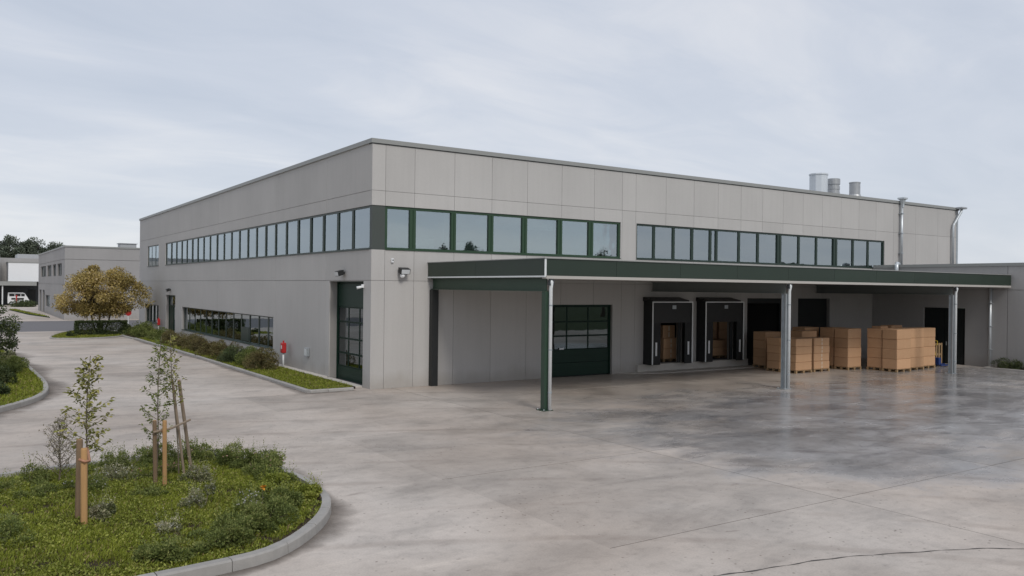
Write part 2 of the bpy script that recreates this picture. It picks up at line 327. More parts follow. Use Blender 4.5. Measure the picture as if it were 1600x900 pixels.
def leafmesh(name, mat, parent, P, D, L, Wd, rnd, org=None):
    """many small folded leaves; P base points, D unit directions, L length, Wd width (arrays)"""
    n = len(P); P = np.asarray(P, float); D = np.asarray(D, float); D /= np.linalg.norm(D, axis=1)[:, None]+1e-9
    U = rng.normal(size=(n, 3))*0.55+np.array([0, 0, 1.0]); S = np.cross(D, U); S /= np.linalg.norm(S, axis=1)[:, None]+1e-9; Nn = np.cross(S, D)
    L = np.broadcast_to(L, (n,))[:, None]; Wd = np.broadcast_to(Wd, (n,))[:, None]
    v = np.stack([P, P+D*L*0.5+S*Wd*0.5+Nn*Wd*0.18, P+D*L-Nn*L*0.12, P+D*L*0.5-S*Wd*0.5+Nn*Wd*0.18], 1).reshape(-1, 3)
    org = ORG.get(parent, (0, 0, 0)) if org is None else org; v = v - np.array(org)
    return rawquads(name, mat, parent, v, np.repeat(np.broadcast_to(rnd, (n,)), 4), org)
def rawquads(name, mat, parent, v, rnd, org):
    n = len(v)//4; me = bpy.data.meshes.new(name); me.vertices.add(len(v)); me.vertices.foreach_set('co', v.astype(np.float32).ravel())
    me.loops.add(4*n); me.loops.foreach_set('vertex_index', np.arange(4*n, dtype=np.int32)); me.polygons.add(n)
    me.polygons.foreach_set('loop_start', np.arange(0, 4*n, 4, dtype=np.int32)); me.polygons.foreach_set('loop_total', np.full(n, 4, np.int32))
    at = me.attributes.new('rnd', 'FLOAT', 'POINT'); at.data.foreach_set('value', np.asarray(rnd, np.float32)); me.update(calc_edges=True); me.materials.append(MAT[mat])
    o = bpy.data.objects.new(name, me); COL.objects.link(o); ORG[o] = tuple(org)
    if parent is not None: o.parent = parent
    else: o.location = org
    return o

def holed_panel(axis, fixed, thick, a0, a1, z0, z1, holes, joined=True):
    """wall panel in the plane axis=fixed (its outer face), going `thick` inwards; holes = (a0,a1,z0,z1)"""
    H = [(max(h[0], a0), min(h[1], a1), max(h[2], z0), min(h[3], z1)) for h in holes]; H = [h for h in H if h[1]-h[0] > 1e-4 and h[3]-h[2] > 1e-4]
    A = sorted({a0, a1, *[h[0] for h in H], *[h[1] for h in H]}); Z = sorted({z0, z1, *[h[2] for h in H], *[h[3] for h in H]})
    solid = [[not any(h[0] < (A[i]+A[i+1])/2 < h[1] and h[2] < (Z[j]+Z[j+1])/2 < h[3] for h in H) for j in range(len(Z)-1)] for i in range(len(A)-1)]
    if not any(any(r) for r in solid): return None
    P = lambda a, t, z: (a, fixed+t, z) if axis == 'y' else (fixed+t, a, z)
    comp = {}; parts = []
    for i in range(len(A)-1):
        for j in range(len(Z)-1):
            if solid[i][j] and (i, j) not in comp:
                st_ = [(i, j)]; comp[(i, j)] = len(parts); parts.append(MB())
                while st_:
                    a, b_ = st_.pop()
                    for q in ((a-1, b_), (a+1, b_), (a, b_-1), (a, b_+1)):
                        if 0 <= q[0] < len(A)-1 and 0 <= q[1] < len(Z)-1 and solid[q[0]][q[1]] and q not in comp: comp[q] = comp[(i, j)]; st_.append(q)
    for i in range(len(A)-1):
        for j in range(len(Z)-1):
            if not solid[i][j]: continue
            mb = parts[comp[(i, j)]]; q = lambda *k: mb.add(list(k), [(0, 1, 2, 3)])
            A0, A1, Z0, Z1 = A[i], A[i+1], Z[j], Z[j+1]
            for t in (0, thick): q(P(A0, t, Z0), P(A1, t, Z0), P(A1, t, Z1), P(A0, t, Z1))
            s_ = lambda a, b: 0 <= a < len(A)-1 and 0 <= b < len(Z)-1 and solid[a][b]
            if not s_(i-1, j): q(P(A0, 0, Z0), P(A0, thick, Z0), P(A0, thick, Z1), P(A0, 0, Z1))
            if not s_(i+1, j): q(P(A1, 0, Z0), P(A1, thick, Z0), P(A1, thick, Z1), P(A1, 0, Z1))
            if not s_(i, j-1): q(P(A0, 0, Z0), P(A1, 0, Z0), P(A1, thick, Z0), P(A0, thick, Z0))
            if not s_(i, j+1): q(P(A0, 0, Z1), P(A1, 0, Z1), P(A1, thick, Z1), P(A0, thick, Z1))
    if joined:
        for p_ in parts[1:]: parts[0].add(p_.v, p_.f)
        return parts[0]
    return parts

def panel_wall(parent, name, axis, fixed, depth, cols, bands, holes, mat, gap=0.006, sign=1):
    """backing wall (a part) with one panel object per column and band in front of it"""
    back = holed_panel(axis, fixed+sign*0.05, sign*(depth-0.05), cols[0]+0.02, cols[-1]-0.02, bands[0], bands[-1]-0.02, holes).build(name, 'joint_gasket', parent)
    for i in range(len(cols)-1):
        for j in range(len(bands)-1):
            g0 = gap if i else 0; g1 = gap if i < len(cols)-2 else 0
            mb = holed_panel(axis, fixed, sign*0.045, cols[i]+g0, cols[i+1]-g1, bands[j]+(gap if j else 0), bands[j+1]-(gap if j < len(bands)-2 else 0.0), holes, False)
            for m1 in mb or []: m1.build('panel', mat, back)
    return back

def smooth_path(pts, step=0.12, closed=False):
    pts = [Vector((p[0], p[1], 0)) for p in pts]; o = []; n = len(pts)
    for i in range(n-1 if not closed else n):
        p0, p1, p2, p3 = (pts[(i-1) % n] if closed else pts[max(i-1, 0)]), pts[i % n], pts[(i+1) % n], (pts[(i+2) % n] if closed else pts[min(i+2, n-1)])
        k = max(2, int((p2-p1).length/step))
        for j in range(k):
            t = j/k; o.append(0.5*((2*p1)+(p2-p0)*t+(2*p0-5*p1+4*p2-p3)*t*t+(3*p1-p0-3*p2+p3)*t**3))
    if not closed: o.append(pts[-1])
    return o
def kerb(parent, path, width, h, stone, mat='kerb_stone', side=1, z0=-0.05):
    """kerb stones along path (outer line); side=+1 body lies to the left of travel"""
    P = path; S = [0]
    for i in range(1, len(P)): S.append(S[-1]+(P[i]-P[i-1]).length)
    def at(s_):
        i = min(max(np.searchsorted(S, s_)-1, 0), len(P)-2); t = (s_-S[i])/max(S[i+1]-S[i], 1e-6); d = (P[i+1]-P[i]).normalized(); return P[i].lerp(P[i+1], t), Vector((-d.y, d.x, 0))*side
    nst = max(1, round(S[-1]/stone)); L_ = S[-1]/nst
    for k in range(nst):
        a, b_ = k*L_+0.006, (k+1)*L_-0.006; m = max(2, int(L_/0.28)+1); mb = MB(); v = []; f = []; dz = random.uniform(-0.004, 0.004); dw = random.uniform(-.004, .004)
        c = 0.025
        for j in range(m):
            p, nn_ = at(a+(b_-a)*j/(m-1)); q = lambda off, z: tuple(p+nn_*(off+dw)+Vector((0, 0, z)))
            v += [q(0, z0), q(0.008, h-c+dz), q(0.008+c, h+dz), q(width, h+dz), q(width, z0)]
        for j in range(m-1):
            for t in range(5): f.append((j*5+t, j*5+(t+1) % 5, (j+1)*5+(t+1) % 5, (j+1)*5+t))
        f += [(0, 1, 2, 3, 4), tuple(5*(m-1)+t for t in (4, 3, 2, 1, 0))]; mb.add(v, f).build('kerb_stone', mat, parent)

# ================================================================== GROUND
g = MB().add([(-1500, -1500, -0.12), (1500, -1500, -0.12), (1500, 1500, -0.12), (-1500, 1500, -0.12)], [(0, 1, 2, 3)]).build('ground', 'earth'); tag(g, kind='structure')
yb = MB().box(-4.7, 32.2, -31.5, -0.0, -0.1, -0.004).build('yard', 'joint_base'); tag(yb, kind='structure')
XJ = [-4.7, 0.9, 6.5, 12.1, 17.7, 23.3, 28.9, 32.2]; YJ = [-31.5, -29.5, -24.4, -19.2, -14.05, -8.85, -3.7, 0.0]
for i in range(len(XJ)-1):
    for j in range(len(YJ)-1):
        gp = 0.010; dz = random.uniform(-0.002, 0.0)
        x0, x1, y0, y1 = XJ[i]+(gp if i else 0.001), XJ[i+1]-gp, YJ[j]+gp, YJ[j+1]-gp; c = 0.0015
        v = [(x0, y0, -0.03), (x1, y0, -0.03), (x1, y1, -0.03), (x0, y1, -0.03), (x0, y0, dz-c), (x1, y0, dz-c), (x1, y1, dz-c), (x0, y1, dz-c), (x0+c, y0+c, dz), (x1-c, y0+c, dz), (x1-c, y1-c, dz), (x0+c, y1-c, dz)]
        MB().add(v, [(0, 1, 5, 4), (1, 2, 6, 5), (2, 3, 7, 6), (3, 0, 4, 7), (4, 5, 9, 8), (5, 6, 10, 9), (6, 7, 11, 10), (7, 4, 8, 11), (8, 9, 10, 11)]).build('concrete_slab', 'yard_concrete', yb)
dv = MB().add([(-60, -31.5, 0), (-4.7, -31.5, 0), (-4.7, -0.0, 0), (0, -0.0, 0), (0, 46, 0), (-60, 46, 0), (-60, -31.5, -0.1), (-4.7, -31.5, -0.1), (-4.7, -0.0, -0.1), (0, -0.0, -0.1), (0, 46, -0.1), (-60, 46, -0.1)], [(0, 1, 2, 3, 4, 5), (11, 10, 9, 8, 7, 6)]+[(i, 6+i, 6+(i+1) % 6, (i+1) % 6) for i in range(6)]).build('driveway', 'drive_concrete'); tag(dv, kind='structure')
rd = MB().box(-120, 80, 46.02, 66, -0.1, -0.008).build('road', 'asphalt'); tag(rd, kind='structure')
fp = MB().box(-60, 60, 66.0, 190, -0.1, 0.01).build('forecourt', 'far_concrete'); tag(fp, kind='structure')
ry = MB().box(32.2, 80, -31.5, -0.0, -0.1, -0.01).build('side_yard', 'drive_concrete'); tag(ry, kind='structure')
# tar-filled crack sweeping round in the foreground
cp = smooth_path([(-5.6, -20.65), (-3.92, -20.93), (-2.5, -21.22), (-1.33, -21.58), (-0.23, -22.03), (0.61, -22.55), (1.6, -23.5), (2.2, -24.6)], 0.1)
mb = MB(); v = []; f = []
for i, p in enumerate(cp):
    d = (cp[min(i+1, len(cp)-1)]-cp[max(i-1, 0)]).normalized(); nn_ = Vector((-d.y, d.x, 0)); w_ = 0.012+0.006*math.sin(i*1.7)+0.004*math.sin(i*0.45); p = p+nn_*(0.012*math.sin(i*0.9)+0.02*math.sin(i*0.23))
    v += [tuple(p+nn_*w_+Vector((0, 0, 0.003))), tuple(p-nn_*w_+Vector((0, 0, 0.003)))]
    if i: f.append((2*i-2, 2*i-1, 2*i+1, 2*i))
seam = mb.add(v, f).build('tar_seam', 'seam_tar', yb)

# ================================================================== WAREHOUSE
WL, XR, HC = 47.93, 41.33, 9.4
Z2, WB, WT, Z1, ZP = 4.08, 5.24, 6.91, 7.465, 9.235
wh = thing('warehouse', 'large two-storey grey concrete warehouse with dark green window bands and a flat roof', 'building', (0, 0, 0))
holesR = [(0.0, 12.29, WB, WT), (13.25, 33.08, WB, WT), (8.1, 11.86, -0.1, 3.15), (14.0, 16.2, 0.36, 3.0), (17.5, 19.8, 0.36, 3.0), (20.95, 23.75, -0.1, 3.46), (25.05, 27.85, -0.1, 3.46)]
holesL = [(0.0, 37.22, WB, WT), (39.78, 44.24, WB, WT), (11.52, 31.5, 0.70, 2.29), (33.68, 36.88, -0.1, 3.04), (39.6, 45.2, 0.70, 2.22), (0.69, 4.16, -0.1, 4.05)]
colsR = [0, 0.55, 1.78, 3.55, 5.31, 7.08, 8.9, 10.72, 12.37, 13.2, 15.12, 17.0, 18.7, 20.4, 22.06, 23.72, 25.4, 27.1, 28.8, 30.5, 32.2, 34.0, 36.4, 38.9, XR]
wr = panel_wall(wh, 'yard_wall', 'y', 0.0, 0.30, colsR, [-0.02, Z2, Z1, ZP], holesR, 'concrete_panel'); wr['label'] = 'wall above the loading yard'
wl = panel_wall(wh, 'side_wall', 'x', 0.0, 0.34, [0.046, 4.6, 11.2, 22.0, 33.0, WL], [-0.02, Z2, Z1, ZP], holesL, 'concrete_panel', 0.008)
holed_panel('y', WL, -0.3, 0.36, XR, -0.02, ZP, []).build('rear_wall', 'concrete_panel', wh)
holed_panel('x', XR, -0.3, 0.32, WL-0.32, -0.02, ZP, []).build('end_wall', 'concrete_panel', wh)
box(0.4, XR-0.4, 0.4, WL-0.4, 8.95, 9.05).build('roof', 'roof_dark', wh)
cpg = MB().box(-0.06, XR+0.06, -0.06, 0.36, ZP, HC).box(-0.06, 0.40, 0.363, WL+0.06, ZP, HC).box(0.403, XR+0.06, WL-0.36, WL+0.06, ZP, HC).box(XR-0.36, XR+0.06, 0.363, WL-0.363, ZP, HC).build('coping', 'coping_metal', wh)
MB().box(-0.02, XR+0.02, -0.02, 0.3, ZP-0.03, ZP-0.002).build('coping_shadow_strip', 'dark_slate', cpg)  # solid dark strip, its colour stands in for the shadow line under the coping
# interiors
box(0.36, XR-0.5, 0.36, WL-0.4, 4.55, 4.7).build('upper_floor', 'interior', wh)
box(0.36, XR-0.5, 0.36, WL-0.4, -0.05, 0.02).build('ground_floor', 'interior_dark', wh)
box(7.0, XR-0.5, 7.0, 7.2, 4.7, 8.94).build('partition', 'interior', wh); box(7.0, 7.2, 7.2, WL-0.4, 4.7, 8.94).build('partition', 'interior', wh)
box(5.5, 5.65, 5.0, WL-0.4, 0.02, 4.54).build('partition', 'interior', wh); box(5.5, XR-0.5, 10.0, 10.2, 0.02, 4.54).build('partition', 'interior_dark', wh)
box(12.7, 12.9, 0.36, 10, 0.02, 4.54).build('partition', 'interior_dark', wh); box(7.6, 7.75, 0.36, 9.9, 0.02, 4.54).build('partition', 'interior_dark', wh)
for x0, x1, zt in ((1.95, 2.85, 5.78), (3.75, 4.75, 5.68)): box(x0, x1, 0.38, 0.42, 4.7, zt).build('office_screen', 'white_paint', wh)
box(17.2, 18.1, 0.9, 1.0, 4.7, 6.8).build('office_screen', 'white_paint', wh)

for a0, a1, zb in ((5.1, 6.5, 5.3), (9.9, 11.4, 6.2), (13.05, 14.5, 5.3), (16.2, 17.65, 5.9), (22.6, 24.1, 5.3), (27.4, 28.8, 6.1)):
    bl = box(0.34, 0.36, a0, a1, zb, 6.86).build('blind', 'white_paint', wh)
for a0, a1, zb in ((7.2, 8.65, 6.35), (17.05, 18.15, 5.3), (20.45, 21.7, 6.2), (25.25, 26.6, 6.4), (30.2, 31.4, 5.9)):
    bl = box(a0, a1, 0.31, 0.33, zb, 6.86).build('blind', 'white_paint', wh)
def strip(parent, axis, a0, a1, z0, z1, mulls, mw_, mat, gl, fr=0.06, setb=0.05, dep=0.12, sign=1, label=None, transoms=()):
    """window band: frame (part) > mullion, pane"""
    def B(a, b_, t0, t1, zz0, zz1):
        return MB().box(a, b_, sign*t0, sign*t1, zz0, zz1) if axis == 'y' else MB().box(sign*t0, sign*t1, a, b_, zz0, zz1)
    m = MB(); e_ = 0.003
    for q in ((a0+e_, a1-e_, z0+e_, z0+fr), (a0+e_, a1-e_, z1-fr, z1-e_), (a0+e_, a0+fr, z0+fr, z1-fr), (a1-fr, a1-e_, z0+fr, z1-fr)):
        t = B(q[0], q[1], setb, setb+dep, q[2], q[3]); m.add(t.v, t.f)
    fo = m.build('window_strip', mat, parent)
    if label: fo['label'] = label
    sill = B(a0+0.002, a1-0.002, -0.035, setb-0.002, z0-0.0, z0+0.03).build('sill', mat, fo)
    edges = [a0+fr]
    for mm in mulls:
        w_ = mw_ if not isinstance(mm, tuple) else mm[1]-mm[0]; c = mm if not isinstance(mm, tuple) else (mm[0]+mm[1])/2
        # two stiles with a shadow gap between where the mullion is wide
        B(c-w_/2, c+w_/2, setb+min(0.02, dep*0.2), setb+dep, z0+fr, z1-fr).build('mullion', mat, fo)
        if w_ > 0.18: B(c-w_/2, c-0.02, setb-0.004, setb+0.018, z0+fr, z1-fr).build('stile', mat, fo); B(c+0.02, c+w_/2, setb-0.004, setb+0.018, z0+fr, z1-fr).build('stile', mat, fo)
        edges += [c-w_/2, c+w_/2]
    edges.append(a1-fr)
    for i in range(0, len(edges), 2):
        j = random.uniform(-0.006, 0.006)
        gs = min(0.07, dep*0.5); B(edges[i]-0.01, edges[i+1]+0.01, setb+gs+j, setb+gs+0.015+j, z0+fr-0.01, z1-fr+0.01).build('pane', gl, fo)
    return fo
strip(wh, 'y', 0.56, 12.29, WB, WT, [(1.61, 1.87), (3.44, 3.66), (5.19, 5.43), (6.87, 7.12), (8.74, 8.98), (10.45, 10.72)], 0.2, 'green_frame', 'window_glass', 0.1)
strip(wh, 'y', 13.25, 33.08, WB, WT, [14.43, 15.72, 16.98, 18.26, 18.70, 20.36, 21.82, (23.33, 23.67), 25.17, 26.70, (28.2, 28.55), 30.08, 31.54], 0.15, 'dark_green_frame', 'window_glass', 0.09)
strip(wh, 'x', 0.19, 37.22, WB, WT, [1.86, 3.42, 5.03, 6.57, 8.2, 9.82, 11.43, 13.0, 14.54, 16.12, 17.72, 19.33, 20.93, 22.53, 24.17, 25.78, 27.35, 28.88, 30.43, 32.0, 33.7, 35.4], 0.19, 'dark_green_frame', 'window_glass', 0.08, 0.04, 0.06)
strip(wh, 'x', 39.78, 44.24, WB, WT, [41.25, 42.75], 0.13, 'dark_green_frame', 'window_glass', 0.07, 0.04, 0.05)
strip(wh, 'x', 11.52, 31.5, 0.70, 2.29, [12.85, 14.42, 16.05, 17.62, 19.2, 20.8, 22.45, 24.05, 25.5, 26.95, 28.45, 30.0], 0.18, 'dark_green_frame', 'dark_glass', 0.07, 0.16, 0.06)
strip(wh, 'x', 39.6, 45.2, 0.70, 2.22, [41.0, 42.4, 43.8], 0.2, 'dark_green_frame', 'dark_glass', 0.1, 0.16)
# dark cladding on the corner of the window band
MB().box(0.03, 0.555, 0.03, 0.14, WB+0.003, WT-0.003).box(0.03, 0.14, 0.143, 0.185, WB+0.003, WT-0.003).build('corner_cladding', 'dark_panel', wh)
# one tilted-open sash in the low band
MB().box(0.155, 0.17, 16.15, 17.5, 0.82, 1.55).build('open_sash', 'dark_green_frame', wh)

def section_door(parent, axis, a0, a1, z1, setb, rows, ncol, mat, name='sectional_door', label=None):
    """rows from the floor: (height, glazed) ; each row a section with panes"""
    def B(a, b_, t0, t1, zz0, zz1): return MB().box(a, b_, t0, t1, zz0, zz1) if axis == 'y' else MB().box(t0, t1, a, b_, zz0, zz1)
    fr = B(a0+0.003, a0+0.08, setb-0.03, setb+0.1, 0.01, z1-0.003); t = B(a1-0.08, a1-0.003, setb-0.03, setb+0.1, 0.01, z1-0.003); fr.add(t.v, t.f)
    t = B(a0+0.08, a1-0.08, setb-0.03, setb+0.1, z1-0.07, z1-0.003); fr.add(t.v, t.f)
    d = fr.build(name, mat, parent)
    if label: d['label'] = label
    z = 0.015
    for h, gl in rows:
        zt = min(z+h, z1-0.08); m = MB(); A0, A1 = a0+0.085, a1-0.085
        if not gl:
            t = B(A0, A1, setb, setb+0.05, z+0.008, zt-0.008); m.add(t.v, t.f)
            for q in (0.33, 0.66): t = B(A0+0.02, A1-0.02, setb-0.008, setb-0.001, z+(zt-z)*q-0.05, z+(zt-z)*q+0.05); m.add(t.v, t.f)
        else:
            w_ = (A1-A0)/ncol
            for q in ((A0, A1, z+0.008, z+0.035), (A0, A1, zt-0.035, zt-0.008)): t = B(q[0], q[1], setb, setb+0.05, q[2], q[3]); m.add(t.v, t.f)
            for k in range(ncol+1): t = B(max(A0, A0+k*w_-0.03), min(A1, A0+k*w_+0.03), setb, setb+0.05, z+0.035, zt-0.035); m.add(t.v, t.f)
            for k in range(ncol): B(A0+k*w_+0.02, A0+(k+1)*w_-0.02, setb+0.02, setb+0.03, z+0.03, zt-0.03).build('pane', 'door_glass', d)
        m.build('door_section', mat, d); z = zt
    return d
sd1 = section_door(wh, 'y', 8.1, 11.86, 3.15, 0.16, [(0.58, False), (0.58, False), (0.6, True), (0.62, True), (0.68, True)], 3, 'door_green')
MB().cham(8.95, 9.2, 0.13, 0.155, 1.18, 1.26, 0.004).build('handle', 'pipe_steel', sd1)
sd2 = section_door(wh, 'x', 0.69, 4.16, 4.05, 0.36, [(0.55, False), (0.55, True), (0.6, True), (0.68, True), (0.6, True), (1.0, False)], 3, 'door_green')
# pier finishing the reveal of the tall side door, door step
box(-0.42, 0.1, 0.75, 4.1, 0.0, 0.05).build('door_step', 'pale_stone', wh)
# side entrance: frame > leaf, transom pane
de = MB().box(0.2, 0.3, 33.69, 33.8, 0.01, 3.03).box(0.2, 0.3, 36.76, 36.87, 0.01, 3.03).box(0.2, 0.3, 33.8, 36.76, 2.92, 3.03).box(0.2, 0.3, 33.8, 36.76, 2.2, 2.3).box(0.2, 0.3, 35.2, 35.32, 0.01, 2.2).build('entrance_door', 'door_green', wh)
box(0.24, 0.26, 33.8, 36.76, 2.3, 2.92).build('pane', 'dark_glass', de); box(0.24, 0.26, 33.8, 35.2, 0.02, 2.2).build('pane', 'dark_glass', de); box(0.22, 0.28, 35.32, 36.76, 0.02, 2.2).build('leaf', 'door_green', de)
# dock doors: black shelters
for k, (x0, x1) in enumerate(((13.75, 16.38), (17.25, 20.0))):
    D0 = 0.6; s = MB().box(x0, x0+0.1, -D0, -0.004, 0.36, 3.3).box(x1-0.1, x1, -D0, -0.004, 0.36, 3.3).box(x0+0.1, x1-0.1, -D0, -0.004, 3.2, 3.3).build('dock_shelter', 'black_rubber', wh)
    MB().box(x0+0.1, x1-0.1, -D0+0.03, -D0+0.06, 2.3, 3.2).build('head_curtain', 'black_paint', s)
    MB().box(x0+0.1, x0+0.55, -D0+0.02, -D0+0.05, 0.36, 2.3).build('side_curtain', 'black_rubber', s); MB().box(x1-0.5, x1-0.1, -D0+0.02, -D0+0.05, 0.36, 2.3).build('side_curtain', 'black_rubber', s)
    MB().box(x1-0.72, x1-0.54, -D0+0.25, -D0+0.3, 0.4, 2.3).build('side_curtain', 'black_rubber', s)
    for q in ((x0-0.012, x0+0.06, 0.38, 3.3), (x1-0.06, x1+0.012, 0.38, 3.3)): MB().box(q[0], q[1], -D0-0.012, -D0-0.002, q[2], q[3]).build('white_edging', 'white_metal', s)
    MB().box(x0+0.06, x1-0.06, -D0-0.012, -D0-0.002, 3.245, 3.305).build('white_edging', 'white_metal', s)
    for xx in (x0+0.22, x1-0.32): MB().box(xx, xx+0.1, -D0, -D0+0.018, 0.78, 1.4).build('guide_marker', 'white_paint', s)
    xm = (x0+x1)/2+0.1; MB().box(xm-0.12, xm+0.12, -D0+0.01, -D0+0.028, 2.95, 3.12).build('number_plate', 'galvanised', s)
    MB().xprism([(-0.004, 3.302), (-D0-0.1, 3.302), (-D0-0.1, 3.36), (-0.004, 3.5)], x0-0.05, x1-0.35).build('shelter_hood', 'black_paint', s)
    MB().tube([(x0-0.04, -0.05, 3.36), (x0-0.04, -D0+0.1, 3.40)], 0.05, 8).build('hood_bracket', 'black_paint', s)
box(13.3, 20.9, -0.14, -0.003, 0.004, 0.352).build('dock_plinth', 'pale_stone', wh)
MB().add([(12.3, -0.02, 0.004), (13.9, -0.95, 0.004), (20.9, -0.95, 0.004), (20.9, -0.145, 0.004), (13.29, -0.145, 0.004), (12.6, -0.02, 0.004), (12.3, -0.02, 0.03), (13.9, -0.95, 0.03), (20.9, -0.95, 0.03), (20.9, -0.145, 0.03), (13.29, -0.145, 0.03), (12.6, -0.02, 0.03)], [(5, 4, 3, 2, 1, 0), (6, 7, 8, 9, 10, 11), (0, 1, 7, 6), (1, 2, 8, 7), (2, 3, 9, 8), (3, 4, 10, 9), (4, 5, 11, 10), (5, 0, 6, 11)]).build('dock_apron', 'pale_stone', wh)
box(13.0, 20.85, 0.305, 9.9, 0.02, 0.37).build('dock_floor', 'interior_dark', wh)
# roller door in the right-hand opening, dark frame of the open one
rdr = MB().box(25.06, 27.84, 0.2, 0.26, 0.01, 3.45).build('roller_door', 'door_dark', wh)
for k in range(11): MB().box(25.1, 27.8, 0.17, 0.199, 0.06+k*0.3, 0.30+k*0.3).build('slat', 'door_dark', rdr)
MB().box(20.96, 21.06, 0.1, 0.28, 0.0, 3.45).box(23.64, 23.74, 0.1, 0.28, 0.0, 3.45).box(21.06, 23.64, 0.1, 0.28, 3.2, 3.45).build('doorway_frame', 'door_dark', wh)
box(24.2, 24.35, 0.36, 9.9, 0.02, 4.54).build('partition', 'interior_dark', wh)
# downpipes with hoppers on the yard wall
dp = MB().tube([(34.6, -0.16, 9.1), (34.6, -0.16, 5.5)], 0.075, 12).build('downpipe', 'pipe_steel', wh, smooth=True)
MB().lathe(34.6, -0.2, [(0.09, 9.0), (0.10, 9.2), (0.18, 9.45), (0.30, 9.5), (0.30, 9.58), (0.22, 9.6)], 4).build('hopper', 'pipe_steel', dp)
for z in (6.2, 7.4, 8.6): MB().box(34.5, 34.7, -0.25, -0.0, z, z+0.05).build('bracket', 'galvanised', dp)
dp2 = MB().tube([(41.2, -0.3, 9.3), (41.15, -0.28, 9.1), (40.5, -0.16, 8.25), (40.45, -0.15, 8.05), (40.45, -0.15, 5.5)], 0.075, 12).build('downpipe', 'pipe_steel', wh, smooth=True)
MB().cham(40.9, 41.5, -0.5, -0.08, 9.3, 9.42, 0.02).build('hopper', 'vent_steel', dp2)
MB().box(41.1, 41.3, -0.02, 0.0, 5.5, 8.9).build('end_strip', 'galvanised', wh)
MB().box(XR+0.02, XR+0.45, 0.4, 0.8, 6.6, 6.72).tube([(XR+0.25, 0.6, 6.6), (XR+0.5, 0.6, 5.4)], 0.07, 8).build('roof_outlet', 'galvanised', wh)
# exhaust stacks on the roof
ex = MB().lathe(35.0, 6.0, [(0.5, 9.05), (0.5, 9.4), (0.57, 9.42), (0.58, 11.62), (0.62, 11.63), (0.62, 11.72), (0.4, 11.74)], 10).build('exhaust_stack', 'vent_pale', wh)
MB().lathe(36.62, 6.0, [(q*0.8, z) for q, z in [(0.42, 9.05), (0.42, 10.3), (0.52, 10.32), (0.52, 10.62), (0.50, 10.63), (0.50, 10.78), (0.53, 10.8), (0.53, 11.0), (0.49, 11.02), (0.49, 11.12), (0.55, 11.14), (0.55, 11.5), (0.5, 11.53)]], 18).build('exhaust_stack', 'vent_steel', wh)
MB().lathe(39.05, 6.0, [(q*0.7, z) for q, z in [(0.66, 9.05), (0.66, 10.45), (0.56, 10.62), (0.52, 10.63), (0.52, 11.4), (0.55, 11.42), (0.55, 11.48), (0.45, 11.5)]], 18).build('exhaust_stack', 'vent_steel', wh)
box(34.0, 38.2, 5.4, 7.6, 9.05, 10.25).build('roof_plant_box', 'vent_steel', wh)

# ================================================================== WING (low block to the right)
XW, ZW = 31.9, 5.43
wg = thing('low_wing', 'low dark-grey concrete wing closing the right end of the loading yard', 'building', (XW, -8, 0))
panel_wall(wg, 'wing_wall', 'x', XW, 0.3, [-20, -13.5, -7.55, -0.02], [-0.02, 4.04, ZW-0.16], [(-5.41, -3.12, -0.1, 3.04)], 'concrete_wing', 0.012)
MB().box(XW-0.05, XW+0.4, -20, -0.07, ZW-0.16, ZW).build('coping', 'coping_metal', wg)
MB().box(XW+0.4, 70, -20, -0.07, ZW-0.5, ZW-0.2).build('roof', 'roof_dark', wg); MB().box(XW+0.31, 70, -20, -19.7, 0, ZW-0.5).build('wing_wall', 'concrete_wing', wg)
dd = MB().box(XW+0.12, XW+0.2, -5.4, -3.13, 0.01, 3.03).build('entrance_door', 'door_dark', wg)
MB().box(XW+0.08, XW+0.119, -5.3, -4.3, 0.06, 2.9).build('leaf', 'door_dark', dd); MB().box(XW+0.08, XW+0.119, -4.24, -3.22, 0.06, 2.9).build('leaf', 'door_dark', dd); MB().box(XW+0.05, XW+0.079, -4.4, -4.36, 1.0, 1.2).build('handle', 'pipe_steel', dd)
w1 = MB().tube([(XW-0.1, -6.75, 4.2), (XW-0.1, -6.75, 0.0)], 0.075, 12).build('downpipe', 'pipe_steel', wg, smooth=True)
for z in (0.9, 2.1, 3.3): MB().box(XW-0.19, XW-0.0, -6.84, -6.66, z, z+0.05).build('bracket', 'galvanised', w1)
MB().tube([(XW+0.2, -1.5, ZW+0.04), (XW-0.05, -1.55, ZW+0.08), (XW-0.2, -1.62, ZW+0.0), (XW-0.26, -1.66, ZW-0.15), (XW-0.27, -1.67, ZW-0.7)], 0.11, 12).build('overflow_pipe', 'pipe_steel', wg, smooth=True)

# ================================================================== CANOPY
X0, X1, YF, ZT, ZB = 2.39, 31.84, -7.74, 4.79, 4.26
cn = thing('loading_canopy', 'long flat dark green canopy over the loading docks on steel posts', 'canopy', (X0, YF, 0))
fb = MB().box(X0+0.03, X1-0.02, YF+0.03, YF+0.12, ZB+0.01, ZT-0.01).box(X0+0.03, X0+0.12, YF+0.12, -0.01, ZB+0.01, ZT-0.01).build('fascia', 'dark_slate', cn)
fx = [X0]+[X0+2.95*k for k in range(1, 10)]+[X1]
for i in range(len(fx)-1): MB().cham(fx[i]+0.004, fx[i+1]-0.004, YF, YF+0.028, ZB, ZT, 0.004).build('fascia_panel', 'fascia_green', fb)
for y0, y1 in ((YF+0.03, -3.55), (-3.55, -0.01)): MB().cham(X0, X0+0.028, y0+0.004, y1-0.004, ZB, ZT, 0.004).build('fascia_panel', 'fascia_green', fb)
MB().box(X0-0.03, X1, YF-0.04, -0.005, ZT+0.0, ZT+0.03).build('edge_trim', 'coping_metal', cn)
MB().box(X0-0.012, X0+0.06, YF-0.012, YF-0.001, ZB-0.02, ZT-0.003).build('corner_trim', 'white_metal', cn)
